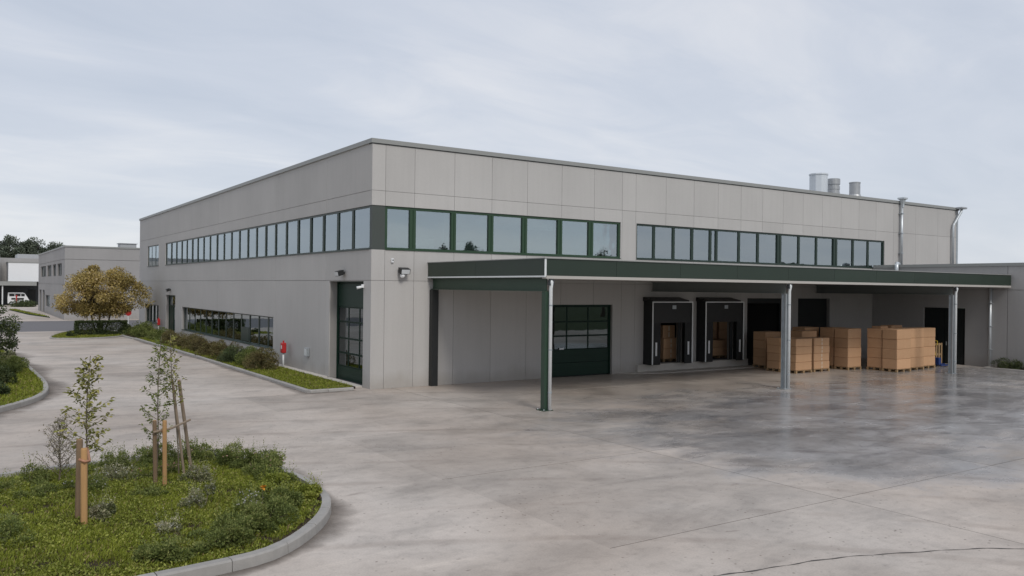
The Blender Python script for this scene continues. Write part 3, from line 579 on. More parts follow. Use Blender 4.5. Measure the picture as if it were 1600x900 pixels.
MB().box(X0-0.02, X0+0.05, YF+0.0, -0.01, ZB-0.055, ZB-0.004).build('drip_trim', 'white_metal', cn)
MB().box(X0+0.06, X1, YF-0.01, YF+0.22, ZB-0.1, ZB-0.004).build('gutter', 'soffit', cn)
MB().box(X0+0.12, X1-0.02, YF+0.225, -0.01, ZB-0.05, ZB-0.006).build('soffit', 'soffit', cn)
MB().box(X0+0.13, X1-0.03, YF+0.13, -0.02, ZB+0.02, ZB+0.3).build('roof_deck', 'roof_dark', cn)
def ibeam_y(x, y0, y1, z0, z1, w_): return MB().box(x-w_/2, x+w_/2, y0, y1, z0, z0+0.025).box(x-w_/2, x+w_/2, y0, y1, z1-0.025, z1).box(x-0.012, x+0.012, y0, y1, z0+0.025, z1-0.025)
PX = [2.62, 14.3, 26.63]
for k, px in enumerate(PX):
    pm = 'beam_green' if k == 0 else 'galvanised'
    ibeam_y(px, YF+0.2, -0.02, 3.76, 4.2, 0.2).build('crossbeam', 'beam_green' if k == 0 else 'beam_grey', cn)
    y = YF+0.24; hw, hd = (0.095, 0.105) if k == 0 else (0.075, 0.10)
    po = MB().box(px-hw, px+hw, y-hd, y-hd+0.02, 0.02, 3.755).box(px-hw, px+hw, y+hd-0.02, y+hd, 0.02, 3.755).box(px-0.01, px+0.01, y-hd+0.02, y+hd-0.02, 0.02, 3.755)
    if k == 0: po = MB().cham(px-hw, px+hw, y-hd, y+hd, 0.02, 3.755, 0.01)
    po = po.build('post', pm, cn)
    MB().cham(px-0.19, px+0.19, y-0.21, y+0.21, 0.001, 0.022, 0.004).build('base_plate', pm, po)
    for sx_ in (-0.17, 0.17):
        for sy_ in (-0.19, 0.19): MB().lathe(px+sx_*0.85, y+sy_*0.85, [(0.018, 0.022), (0.018, 0.05), (0.01, 0.055)], 6).build('bolt', 'pipe_steel', po)
    d_ = MB().tube([(px+0.02, YF+0.12, 4.17), (px+0.06, YF+0.02, 4.05), (px+0.07, y-hd-0.062, 3.85), (px+0.07, y-hd-0.062, 0.02)], 0.058, 12).build('downpipe', 'white_metal', po, smooth=True)
    for z in (0.55, 1.9, 3.3): MB().lathe(px+0.07, y-hd-0.062, [(0.066, z), (0.066, z+0.045)], 12).build('pipe_collar', 'galvanised', d_)
    MB().box(px-0.02, px+0.15, y-hd-0.13, y-hd-0.002, 3.95, 4.15).build('gutter_outlet', 'dark_slate', po)
MB().box(2.47, 2.75, -0.24, -0.005, 0.0, 3.755).build('wall_post', 'black_paint', cn)

# ================================================================== wall fittings
def floodlight(loc, n, label):
    """n = outward normal axis ('x' or 'y')"""
    x, y, z = loc; o = thing('floodlight', label, 'floodlight', loc, 'floodlights on the warehouse walls')
    if n == 'y':
        MB().box(x-0.06, x+0.06, y-0.1, y-0.001, z-0.05, z+0.05).build('bracket', 'black_paint', o)
        hd_ = MB().xprism([(y-0.1, z+0.12), (y-0.1, z-0.08), (y-0.3, z-0.14), (y-0.34, z+0.05)], x-0.2, x+0.2).build('housing', 'black_paint', o)
        MB().xprism([(y-0.345, z+0.03), (y-0.31, z-0.125), (y-0.32, z-0.13), (y-0.358, z+0.03)], x-0.17, x+0.17).build('lens', 'lamp_glass', hd_)
    else:
        MB().box(x-0.1, x-0.001, y-0.06, y+0.06, z-0.05, z+0.05).build('bracket', 'black_paint', o)
        hd_ = MB().add([(x-0.1, y-0.18, z+0.12), (x-0.1, y-0.18, z-0.08), (x-0.3, y-0.18, z-0.14), (x-0.34, y-0.18, z+0.05), (x-0.1, y+0.18, z+0.12), (x-0.1, y+0.18, z-0.08), (x-0.3, y+0.18, z-0.14), (x-0.34, y+0.18, z+0.05)], [(0, 1, 2, 3), (7, 6, 5, 4), (0, 4, 5, 1), (1, 5, 6, 2), (2, 6, 7, 3), (3, 7, 4, 0)]).build('housing', 'black_paint', o)
        MB().add([(x-0.345, y-0.15, z+0.03), (x-0.312, y-0.15, z-0.12), (x-0.312, y+0.15, z-0.12), (x-0.345, y+0.15, z+0.03), (x-0.36, y-0.15, z+0.03), (x-0.325, y-0.15, z-0.125), (x-0.325, y+0.15, z-0.125), (x-0.36, y+0.15, z+0.03)], [(0, 3, 2, 1), (4, 5, 6, 7), (0, 1, 5, 4), (1, 2, 6, 5), (2, 3, 7, 6), (3, 0, 4, 7)]).build('lens', 'lamp_glass', hd_)
    return o
f1 = floodlight((1.27, 0, 4.47), 'y', 'black floodlight on the yard wall just right of the building corner')
MB().tube([(1.2, -0.02, 4.38), (1.2, -0.14, 4.34)], 0.03, 8).lathe(1.2, -0.2, [(0.02, 4.18), (0.09, 4.22), (0.10, 4.3), (0.06, 4.36)], 12).build('sensor', 'white_paint', f1, smooth=True)
floodlight((0, 2.59, 4.38), 'x', 'black floodlight above the tall green door on the side wall')
floodlight((0, 35.3, 3.42), 'x', 'small dark lamp over the narrow side entrance beyond the shrubs')
sc0 = thing('wall_sensor', 'tiny white sensor high on the wall above the corner floodlight', 'sensor', (0.85, 0, 4.84))
MB().cham(0.8, 0.9, -0.08, -0.001, 4.76, 4.92, 0.015).build('body', 'white_paint', sc0); MB().tube([(0.85, -0.08, 4.86), (0.85, -0.1, 4.86)], 0.025, 8).build('lens', 'dark_slate', sc0)
cc = thing('security_camera', 'white security camera on the pier beside the tall green door', 'camera', (0, 0.62, 3.85))
MB().lathe(-0.06, 0.62, [(0.06, 3.80), (0.06, 3.93)], 10).build('mount', 'white_paint', cc); MB().tube([(-0.08, 0.62, 3.84), (-0.14, 0.64, 3.82), (-0.28, 0.68, 3.79)], [0.03, 0.05, 0.055], 12).build('body', 'white_paint', cc, smooth=True); MB().tube([(-0.28, 0.68, 3.79), (-0.285, 0.682, 3.789)], 0.04, 12).build('lens', 'black_paint', cc)
def red_cabinet(x, y, label, post=True):
    o = thing('fire_hose_cabinet', label, 'hydrant', (x, y, 0.0), 'red fire fittings along the side wall')
    if post: MB().tube([(x, y, 0.0), (x, y, 0.72)], 0.045, 10).build('post', 'white_metal', o, smooth=True)
    b_ = MB().cham(x-0.1, x+0.1, y-0.15, y+0.15, 0.72, 1.2, 0.03).build('cabinet', 'red_paint', o)
    MB().box(x-0.106, x-0.101, y-0.09, y+0.04, 0.92, 1.08).build('label_plate', 'white_paint', b_); MB().tube([(x, y, 1.2), (x, y, 1.3)], 0.035, 8).build('valve', 'red_paint', b_)
red_cabinet(-0.3, 9.05, 'red fire cabinet on a white post between the low windows and the green door')
red_cabinet(-0.25, 38.2, 'red fire cabinet at the far end of the side wall, left of the entrance')
ws = thing('stop_sign', 'round red sign on a thin post by the far crossing road', 'sign', (-0.6, 49.5, 0))
MB().tube([(-0.6, 49.5, -0.01), (-0.6, 49.5, 1.5)], 0.05, 8).build('post', 'white_metal', ws); MB().tube([(-0.6, 49.44, 1.3), (-0.6, 49.48, 1.3)], 0.25, 16).build('plate', 'red_paint', ws)
eb = thing('meter_box', 'small pale grey meter box on the side wall near the green door', 'box', (0, 6.58, 0.76))
MB().cham(-0.14, -0.001, 6.42, 6.74, 0.74, 1.12, 0.015).build('case', 'galvanised', eb); MB().box(-0.146, -0.141, 6.45, 6.71, 0.78, 1.08).build('lid', 'white_metal', eb)

# ================================================================== PALLETS AND CARTONS
def pallet(x0, y0, label, w_=1.2, d_=0.8):
    o = thing('wooden_pallet', label, 'pallet', (x0+w_/2, y0, 0.0), 'pallets under the cartons')
    for k in range(5): a = y0+k*(d_-0.12)/4; MB().box(x0, x0+w_, a, a+0.12, 0.118, 0.14).build('deck_board', 'pallet_wood', o)
    for a in (x0, x0+w_/2-0.05, x0+w_-0.1):
        for b_ in (y0+0.002, y0+d_/2-0.05, y0+d_-0.102): MB().box(a, a+0.1, b_, b_+0.1, 0.022, 0.117).build('block', 'pallet_wood', o)
        MB().box(a, a+0.1, y0, y0+d_, 0.0, 0.021).build('bottom_board', 'pallet_wood', o)
    return o
NW = ['bottom', 'second', 'third', 'top', 'fifth']
def stack(x0, y0, n, h, desc, tape=False, w_=1.2, d_=0.8, z0=0.0, grp='cardboard cartons under the canopy'):
    """n cartons on a pallet; every carton is a thing"""
    p = pallet(x0, y0, 'wooden pallet under ' + desc, w_, d_)
    p.location.z = z0
    z = z0+0.1405
    for k in range(n):
        jx, jy = random.uniform(-0.008, 0.008), random.uniform(-0.008, 0.008); a = random.uniform(-0.5, 0.5); hh = h*random.uniform(0.985, 1.0)
        nm = ('top' if k == n-1 else NW[k])
        cx_, cy_ = x0+w_/2+jx, y0+d_/2+jy
        o = thing('carton', '%s brown carton of %s' % (nm, desc), 'carton', (cx_, cy_, z), grp)
        b_ = MB().cham(cx_-w_/2+0.01, cx_+w_/2-0.01, cy_-d_/2+0.01, cy_+d_/2-0.01, z, z+hh-0.004, 0.02).build('case', 'cardboard', o)
        if tape: MB().box(cx_-0.03, cx_+0.03, cy_-d_/2+0.0065, cy_-d_/2+0.009, z+hh*0.1, z+hh*0.42).box(cx_-0.03, cx_+0.03, cy_-d_/2+0.0065, cy_-d_/2+0.009, z+hh*0.55, z+hh*0.93).build('tape_strip', 'tape', b_)
        if k == n-1: MB().box(cx_-w_/2+0.03, cx_+w_/2-0.03, cy_-0.03, cy_+0.03, z+hh-0.0035, z+hh-0.002).build('tape_strip', 'tape', b_)
        o.rotation_euler.z = R(a)
        z += hh
    return z
stack(19.66, -4.0, 4, 0.375, 'the low front stack left of the middle post')
stack(19.62, -3.12, 4, 0.375, 'the second low stack, behind the front one')
stack(21.08, -3.95, 4, 0.375, 'the low taped stack right of the middle post', True)
stack(21.75, -2.75, 4, 0.44, 'the taller stack rising behind the taped one')
zt = stack(20.45, -1.6, 4, 0.42, 'the shadowed stack nearest the open doorway')
stack(23.1, -1.9, 4, 0.47, 'the back stack left of the narrow tall one')
stack(23.46, -4.15, 4, 0.48, 'the narrow tall stack standing alone in the middle', False, 1.1)
stack(23.5, -3.28, 4, 0.48, 'the tall stack behind the narrow tall one', False, 1.1)
stack(24.7, -5.94, 4, 0.485, 'the front stack, left end of the tall row')
zD = stack(24.74, -5.1, 4, 0.485, 'the stack behind the left end of the tall row')
stack(26.2, -5.72, 4, 0.485, 'the middle stack of the tall row', False, 1.25)
stack(27.6, -5.52, 4, 0.485, 'the right end stack of the tall row', False, 1.25)
zE = stack(26.15, -4.8, 4, 0.485, 'the stack behind the middle of the tall row', False, 1.25)
def flat(x, y, z, w_, d_, h, label):
    o = thing('flat_carton', label, 'carton', (x, y, z)); MB().cham(x-w_/2, x+w_/2, y-d_/2, y+d_/2, z, z+h, 0.008).build('case', 'cardboard', o); MB().box(x-0.02, x+0.02, y-d_/2-0.001, y+d_/2+0.001, z+h+0.0005, z+h+0.002).build('tape_strip', 'tape', o)
flat(26.7, -4.4, zE, 0.95, 0.6, 0.12, 'flat folded carton lying on top of the stacks behind the tall row'); flat(25.3, -4.65, zD, 0.6, 0.5, 0.1, 'small flat carton on top of the left tall stacks')
# cartons inside the two docks and the open doorway
stack(15.45, 0.4, 2, 0.5, 'the taped load inside the left loading dock', True, 1.0, 0.8, 0.37, 'cartons inside the docks')
def loose(x, y, z, w_, d_, h, label, tape=True):
    o = thing('carton', label, 'carton', (x, y, z), 'cartons inside the docks'); b_ = MB().cham(x-w_/2, x+w_/2, y-d_/2, y+d_/2, z, z+h, 0.012).build('case', 'cardboard', o)
    if tape: MB().box(x-0.03, x+0.03, y-d_/2-0.0025, y-d_/2-0.0005, z+0.05, z+h*0.45).box(x-0.03, x+0.03, y-d_/2-0.0025, y-d_/2-0.0005, z+h*0.55, z+h*0.95).build('tape_strip', 'tape', b_)
loose(15.85, 0.8, 0.37+0.1405+1.0, 0.8, 0.7, 0.62, 'upper taped carton topping the load inside the left loading dock')
stack(19.1, 0.7, 2, 0.4, 'the dim load inside the right loading dock', False, 1.2, 0.8, 0.37, 'cartons inside the docks')
stack(21.4, 3.5, 4, 0.5, 'the left load in the dark open doorway', False, 1.2, 0.8, 0.021, 'cartons inside the docks'); stack(22.65, 3.4, 4, 0.5, 'the right load in the dark open doorway', False, 1.0, 0.8, 0.021, 'cartons inside the docks')
# hand pallet truck beside the right end stack
pt = thing('pallet_truck', 'blue hand pallet truck with a raised handle right of the tall stacks', 'pallet truck', (29.35, -5.35, 0))
for yy in (-5.45, -5.05): MB().cham(29.4, 30.5, yy-0.08, yy+0.08, 0.06, 0.13, 0.01).build('fork', 'blue_paint', pt); MB().tube([(30.4, yy-0.05, 0.04), (30.4, yy+0.05, 0.04)], 0.04, 10).build('roller', 'black_rubber', pt)
MB().cham(29.25, 29.45, -5.5, -5.0, 0.12, 0.5, 0.03).build('body', 'blue_paint', pt)
for yy in (-5.3, -5.16): MB().tube([(29.22, yy-0.03, 0.1), (29.22, yy+0.03, 0.1)], 0.1, 14).build('wheel', 'black_rubber', pt)
MB().tube([(29.3, -5.25, 0.6), (29.2, -5.25, 1.12)], 0.028, 8).build('drawbar', 'yellow_paint', pt); MB().tube([(29.2, -5.25, 1.1), (29.19, -5.42, 1.18), (29.18, -5.42, 1.36), (29.17, -5.25, 1.4), (29.18, -5.08, 1.36), (29.19, -5.08, 1.18), (29.2, -5.25, 1.1)], 0.022, 8).build('handle', 'yellow_paint', pt)
o = thing('leaning_pallet', 'bare wooden pallet stood on edge behind the blue pallet truck', 'pallet', (29.9, -4.6, 0))
for k in range(5): MB().box(29.5+k*0.24, 29.62+k*0.24, -4.92, -4.9, 0.0, 1.2).build('deck_board', 'pallet_wood', o)
for z in (0.02, 0.55, 1.08): MB().box(29.5, 30.58, -4.898, -4.8, z, z+0.1).build('stringer', 'pallet_wood', o)
o2 = thing('leaning_pallet', 'second bare pallet close behind the one on edge by the pallet truck', 'pallet', (29.9, -4.35, 0))
for k in range(5): MB().box(29.35+k*0.24, 29.47+k*0.24, -4.42, -4.4, 0.0, 1.2).build('deck_board', 'pallet_wood', o2)
for z in (0.02, 0.55, 1.08): MB().box(29.35, 30.43, -4.398, -4.3, z, z+0.1).build('stringer', 'pallet_wood', o2)

# grime gathered along the kerbs (ragged stain, thins out away from the kerb)
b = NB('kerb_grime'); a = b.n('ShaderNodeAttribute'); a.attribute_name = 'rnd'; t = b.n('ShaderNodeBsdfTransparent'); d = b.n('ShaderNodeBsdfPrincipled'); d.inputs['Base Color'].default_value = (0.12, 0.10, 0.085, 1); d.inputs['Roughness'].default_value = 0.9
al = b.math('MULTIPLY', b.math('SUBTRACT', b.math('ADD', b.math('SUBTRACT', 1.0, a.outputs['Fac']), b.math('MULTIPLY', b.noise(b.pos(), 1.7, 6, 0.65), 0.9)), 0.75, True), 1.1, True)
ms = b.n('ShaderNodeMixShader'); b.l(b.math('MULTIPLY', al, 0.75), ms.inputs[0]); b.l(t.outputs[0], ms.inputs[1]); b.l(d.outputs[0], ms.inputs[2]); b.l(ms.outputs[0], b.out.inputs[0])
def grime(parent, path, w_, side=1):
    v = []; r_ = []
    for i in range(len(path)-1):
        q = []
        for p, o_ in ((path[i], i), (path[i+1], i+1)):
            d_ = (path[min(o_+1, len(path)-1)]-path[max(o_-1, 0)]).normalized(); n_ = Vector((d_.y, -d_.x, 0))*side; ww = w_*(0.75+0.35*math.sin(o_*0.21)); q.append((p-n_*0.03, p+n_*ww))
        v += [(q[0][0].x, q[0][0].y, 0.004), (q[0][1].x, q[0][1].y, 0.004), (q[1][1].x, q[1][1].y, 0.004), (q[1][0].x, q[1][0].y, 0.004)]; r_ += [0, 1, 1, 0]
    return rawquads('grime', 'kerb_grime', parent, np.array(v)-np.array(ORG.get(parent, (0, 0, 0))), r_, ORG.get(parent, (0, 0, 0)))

# ================================================================== VEGETATION HELPERS
def sphere_dirs(n): d = rng.normal(size=(n, 3)); return d/np.linalg.norm(d, axis=1)[:, None]
def shrub(name, label, cat, x, y, z, rx, ry, h, n, leaf, mat, group=None, flowers=None, nfl=0, flat_=False, upright=0.3, shoots=0):
    """leafy mound: clumps of small leaves on twigs"""
    o = thing(name, label, cat, (x, y, z), group); K = max(5, int(7*(rx+ry)/0.8)); K = min(K, 40)
    cl = sphere_dirs(K); cl[:, 2] = np.abs(cl[:, 2]); cl *= rng.uniform(0.45, 0.9, (K, 1)); cr = rng.uniform(0.22, 0.42, K)
    tw = MB()
    for c in cl[:min(K, 16)]:
        p = Vector((x+c[0]*rx, y+c[1]*ry, z+c[2]*h)); tw.tube([(x+random.uniform(-.2, .2)*rx, y+random.uniform(-.2, .2)*ry, z-0.03), (x+c[0]*rx*0.5, y+c[1]*ry*0.5, z+c[2]*h*0.6), p], [0.012, 0.008, 0.003], 4)
    tw.build('stem', 'twig', o)
    k = rng.integers(0, K, n); d = sphere_dirs(n); q = cl[k]+d*(cr[k]*rng.uniform(0.35, 1.0, n)**0.6)[:, None]
    q[:, 2] = np.abs(q[:, 2])*0.97+0.015; ln = np.linalg.norm(q, axis=1); q *= np.where(ln > 1.12, 1.12/ln, 1)[:, None]
    P = np.stack([x+q[:, 0]*rx, y+q[:, 1]*ry, z+q[:, 2]*h], 1)
    D = d+sphere_dirs(n)*0.7+np.array([0, 0, upright]); lr = rng.normal(0, 0.16, K)
    rnd = np.clip(rng.beta(2, 2.2, n)+lr[k], 0, 1)
    Ln, Wn = leaf*rng.uniform(0.7, 1.3, n), leaf*rng.uniform(0.4, 0.65, n)
    if shoots:
        j = rng.choice(np.where(q[:, 2] > 0.25)[0], shoots); m_ = 7; base = np.repeat(P[j], m_, 0); sd_ = np.repeat(rng.normal(0, 0.28, (shoots, 3))+np.array([0, 0, 1.0]), m_, 0); tt = np.tile(np.linspace(0.1, 1, m_), shoots)[:, None]*np.repeat(rng.uniform(0.08, 0.26, shoots), m_)[:, None]
        P = np.vstack([P, base+sd_*tt]); D = np.vstack([D, sphere_dirs(shoots*m_)*0.9+sd_*0.8]); Ln = np.concatenate([Ln, leaf*rng.uniform(0.6, 1.1, shoots*m_)]); Wn = np.concatenate([Wn, leaf*rng.uniform(0.25, 0.45, shoots*m_)]); rnd = np.concatenate([rnd, np.clip(rng.normal(0.6, 0.2, shoots*m_), 0, 1)])
    leafmesh('foliage', mat, o, P, D, Ln, Wn, rnd)
    if flowers:
        j = rng.choice(np.where(q[:, 2] > 0.35)[0], nfl); Pf = P[j]+np.array([0, 0, 0.03])
        leafmesh('blossom', flowers, o, np.repeat(Pf, 3, 0), sphere_dirs(nfl*3)*0.6+np.array([0, 0, 1.0]), leaf*0.7, leaf*0.6, rng.random(nfl*3))
    return o
def tree(name, label, x, y, zb, crown, n, leaf, mat, trunks, group=None, K=60, cat='tree', clump=0.2, tr=0.12):
    """crown = (cx,cy,cz,rx,ry,rz); trunks = list of (bx,by) base offsets"""
    o = thing(name, label, cat, (x, y, zb), group); cx_, cy_, cz_, rx, ry, rz = crown
    cl = sphere_dirs(K)*rng.uniform(0.35, 0.88, (K, 1))**0.7; cl[:, 2] = np.where(cl[:, 2] < -0.55, cl[:, 2]*0.6, cl[:, 2]); cr = rng.uniform(0.6, 1.35, K)*clump
    C_ = np.stack([cx_+cl[:, 0]*rx, cy_+cl[:, 1]*ry, cz_+cl[:, 2]*rz], 1); tm = MB(); forks = []
    for bx, by in trunks:
        b0 = Vector((x+bx, y+by, zb-0.05)); tp = Vector((x+bx*2.6, y+by*2.6, cz_-rz*0.45)); mid = b0.lerp(tp, 0.5)+Vector((random.uniform(-.1, .1), random.uniform(-.1, .1), 0))
        tm.tube([b0, b0+Vector((0, 0, 0.15)), mid, tp], [tr*1.35, tr, tr*0.85, tr*0.7], 8); forks.append(tp)
    for c in C_:
        p = Vector(c); f0 = min(forks, key=lambda q: (q-p).length); m = f0.lerp(p, 0.5)+Vector((random.uniform(-.15, .15)*rx*0.5, random.uniform(-.15, .15)*ry*0.5, random.uniform(0, .25)*rz*0.4)); tm.tube([f0, m, p], [tr*0.45, tr*0.28, tr*0.08], 5)
    tm.build('trunk', 'bark', o, smooth=True)
    k = rng.integers(0, K, n); d = sphere_dirs(n); q = d*(cr[k]*rng.uniform(0.1, 1.0, n)**0.45)[:, None]
    P = C_[k]+q*np.array([rx, ry, rz]); lr = rng.normal(0, 0.15, K)
    leafmesh('crown', mat, o, P, d*0.6+sphere_dirs(n)*0.8+np.array([0, 0, -0.15]), leaf*rng.uniform(0.7, 1.3, n), leaf*rng.uniform(0.45, 0.7, n), np.clip(rng.beta(2, 2, n)+lr[k], 0, 1))
    return o
def inside(P, poly):
    x, y = P[:, 0], P[:, 1]; c = np.zeros(len(P), bool); n = len(poly); j = n-1
    for i in range(n):
        xi, yi = poly[i]; xj, yj = poly[j]; t = ((yi > y) != (yj > y)) & (x < (xj-xi)*(y-yi)/(yj-yi+1e-12)+xi); c ^= t; j = i
    return c
def vnoise(P, s, seed=0):
    r2 = np.random.default_rng(seed); v = 0
    for k in range(6): a = r2.normal(size=2)*s*(1+k*0.6); v = v+np.sin(P[:, 0]*a[0]+P[:, 1]*a[1]+r2.uniform(0, 6.28))/(1+k*0.35)
    return v/3.2
def grass(name, label, poly, dens, h0, h1, zf, mat='leaf_grass', wide=0.011, patchy=0.0, bbox=None):
    pl_ = np.array(poly); lo, hi = pl_.min(0), pl_.max(0)
    n = int((hi[0]-lo[0])*(hi[1]-lo[1])*dens); P = rng.uniform(lo, hi, (n, 2)); P = P[inside(P, poly)]
    nz = vnoise(P, 2.6, 3)*0.6+vnoise(P, 7.0, 5)*0.4; keep = rng.random(len(P)) < np.clip((1+nz*patchy)*np.where((nz < -0.42) & (patchy > 0.8), 0.25, 1), 0.04, 1); P = P[keep]; nz = nz[keep]; n = len(P)
    ht = np.clip((h0+(h1-h0)*rng.random(n))*(1+0.55*nz), 0.015, None); an = rng.uniform(0, 6.283, n); lean = rng.uniform(0.2, 1.3, n)*ht
    z = zf(P); s = np.stack([np.cos(an+1.57), np.sin(an+1.57)], 1)*wide*rng.uniform(0.6, 1.6, (n, 1)); t = np.stack([np.cos(an), np.sin(an)], 1)*lean[:, None]
    v = np.zeros((n, 4, 3)); v[:, 0, :2] = P-s/2; v[:, 1, :2] = P+s/2; v[:, 2, :2] = P+s*0.35+t*0.6; v[:, 3, :2] = P-s*0.1+t
    v[:, 0, 2] = v[:, 1, 2] = z-0.01; v[:, 2, 2] = z+ht*0.72; v[:, 3, 2] = z+ht
    rnd = np.clip(0.42+0.30*nz+rng.normal(0, 0.16, n), 0, 1); rnd = np.where(rng.random(n) < 0.06, 1.0, rnd)
    o = rawquads(name, mat, None, v.reshape(-1, 3)-np.array([pl_[0][0], pl_[0][1], 0]), np.repeat(rnd, 4), (pl_[0][0], pl_[0][1], 0)); tag(o, label, 'grass', None, 'stuff'); return o

# ================================================================== FOREGROUND BED
bedo = [(-15.5, -17.55), (-12.5, -17.5), (-10.8, -17.42), (-9.98, -17.34), (-9.38, -17.25), (-8.94, -17.05), (-8.41, -16.58), (-7.85, -15.88), (-7.48, -15.2), (-7.28, -14.6), (-7.18, -13.95), (-7.17, -13.2), (-7.25, -12.27), (-7.42, -11.3), (-7.72, -10.35), (-8.2, -9.7), (-8.8, -9.46), (-9.8, -9.43), (-11, -9.58), (-12.1, -9.8), (-13.5, -10.1), (-15.5, -10.6)]
bp = smooth_path(bedo, 0.12)
def inset(path, d):
    o = []
    for i, p in enumerate(path): t = (path[min(i+1, len(path)-1)]-path[max(i-1, 0)]).normalized(); o.append(p+Vector((-t.y, t.x, 0))*d)
    return o
inn = inset(bp, 0.16)
polyb = [(p.x, p.y) for p in inset(bp, 0.14)[::2]]
bz = lambda P: 0.075+0.07*np.clip(1-((P[:, 0]+10.9)/4.2)**2-((P[:, 1]+13.4)/4.0)**2, 0, 1)+0.018*vnoise(P, 2.0, 9)
# soil as a gridded sheet following the mound
gx = np.linspace(-15.4, -7.1, 70); gy = np.linspace(-17.6, -9.4, 70); G = np.array([(a, b_) for b_ in gy for a in gx]); gz = bz(G); ins = inside(G, polyb)
mb = MB(); mb.v = [(a, b_, c) for (a, b_), c in zip(G, gz)]
mb.f = [(j*70+i, j*70+i+1, (j+1)*70+i+1, (j+1)*70+i) for j in range(69) for i in range(69) if ins[j*70+i] or ins[j*70+i+1] or ins[(j+1)*70+i] or ins[(j+1)*70+i+1]]
cen = np.array([G[list(q)].mean(0) for q in mb.f]); ok = inside(cen, polyb); mb.f = [q for q, k in zip(mb.f, ok) if k]
bed = mb.build('planting_bed', 'soil', smooth=True); tag(bed, kind='structure')
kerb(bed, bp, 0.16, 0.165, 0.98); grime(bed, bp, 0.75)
grass('grass', 'bright green weedy grass filling the foreground bed', [(p.x, p.y) for p in inset(bp, 0.32)[::2]], 2500, 0.02, 0.07, bz, patchy=0.95, wide=0.013)
# broad-leaved weeds among the grass
n = 60000; P = rng.uniform([-13.4, -17.3], [-7.3, -9.6], (n, 2)); P = P[inside(P, polyb)]; nz = vnoise(P, 1.8, 21); P = P[(nz+rng.normal(0, 0.25, len(P))) > 0.0]; n = len(P)
nd = 1500; Pd = rng.uniform([-13.2, -17.2], [-7.4, -9.7], (nd, 2)); Pd = Pd[inside(Pd, polyb)]; Pd = Pd[vnoise(Pd, 2.6, 3)*0.6+vnoise(Pd, 7.0, 5)*0.4 < 0.1]; nd = len(Pd)
lt = leafmesh('leaf_litter', 'leaf_rust', None, np.column_stack([Pd, bz(Pd)+rng.uniform(0.01, 0.05, nd)]), sphere_dirs(nd)*np.array([1, 1, 0.25]), rng.uniform(0.04, 0.09, nd), rng.uniform(0.02, 0.045, nd), rng.random(nd), (0, 0, 0)); tag(lt, 'dead brown leaves scattered over the foreground bed', 'leaf litter', None, 'stuff')
rs = leafmesh('weeds', 'leaf_lime', None, np.column_stack([P, bz(P)+rng.uniform(0.0, 0.06, n)]), sphere_dirs(n)*0.8+np.array([0, 0, 0.55]), rng.uniform(0.028, 0.06, n), rng.uniform(0.016, 0.032, n), rng.random(n), (0, 0, 0)); tag(rs, 'broad-leaved weeds and clover among the grass of the foreground bed', 'weeds', None, 'stuff')
BZ = lambda x, y: float(bz(np.array([[x, y]]))[0])-0.02
# low border shrubs along the curved kerb
bs = [(-9.15, -9.95, .55, .50, 'leaf_green', 'leafy border shrub at the back of the bed, just right of the leaning stakes'), (-8.45, -10.15, .52, .55, 'leaf_green', 'tallest border shrub on the far curve of the bed'), (-7.95, -10.85, .5, .46, 'leaf_green', 'border shrub second along the far curve of the bed'), (-7.72, -11.6, .5, .44, 'leaf_green', 'border shrub halfway along the right curve'), (-7.62, -12.35, .48, .42, 'leaf_green', 'border shrub above the bare kerb on the right curve'),
      (-7.75, -13.15, .45, .40, 'leaf_green', 'border shrub behind the white-flowered bushes'), (-8.05, -13.85, .5, .36, 'leaf_lime', 'yellow-green border shrub at the widest point of the bed'), (-7.6, -14.5, .3, .22, 'leaf_lime', 'lime-green tuft at the tip of the curved kerb'), (-8.3, -14.9, .48, .38, 'leaf_green', 'border shrub at the near end of the right curve'), (-8.75, -15.6, .5, .36, 'leaf_green', 'low border shrub by the near kerb bend'),
      (-9.2, -16.1, .48, .36, 'leaf_green', 'low border shrub along the near kerb, second from the bend'), (-9.7, -16.4, .5, .34, 'leaf_green', 'low shrub along the near kerb, third from the bend'), (-10.4, -16.5, .5, .28, 'leaf_green', 'low shrub on the near kerb, leftmost along the bottom edge')]
for x, y, r_, h, m, lb in bs: shrub('border_shrub', lb, 'shrub', x, y, BZ(x, y), r_*1.05, r_*1.05, h*0.95, 3400, 0.046, m, 'low shrubs lining the curved kerb', 'petal_pink' if h > 0.41 else None, 10, shoots=60)
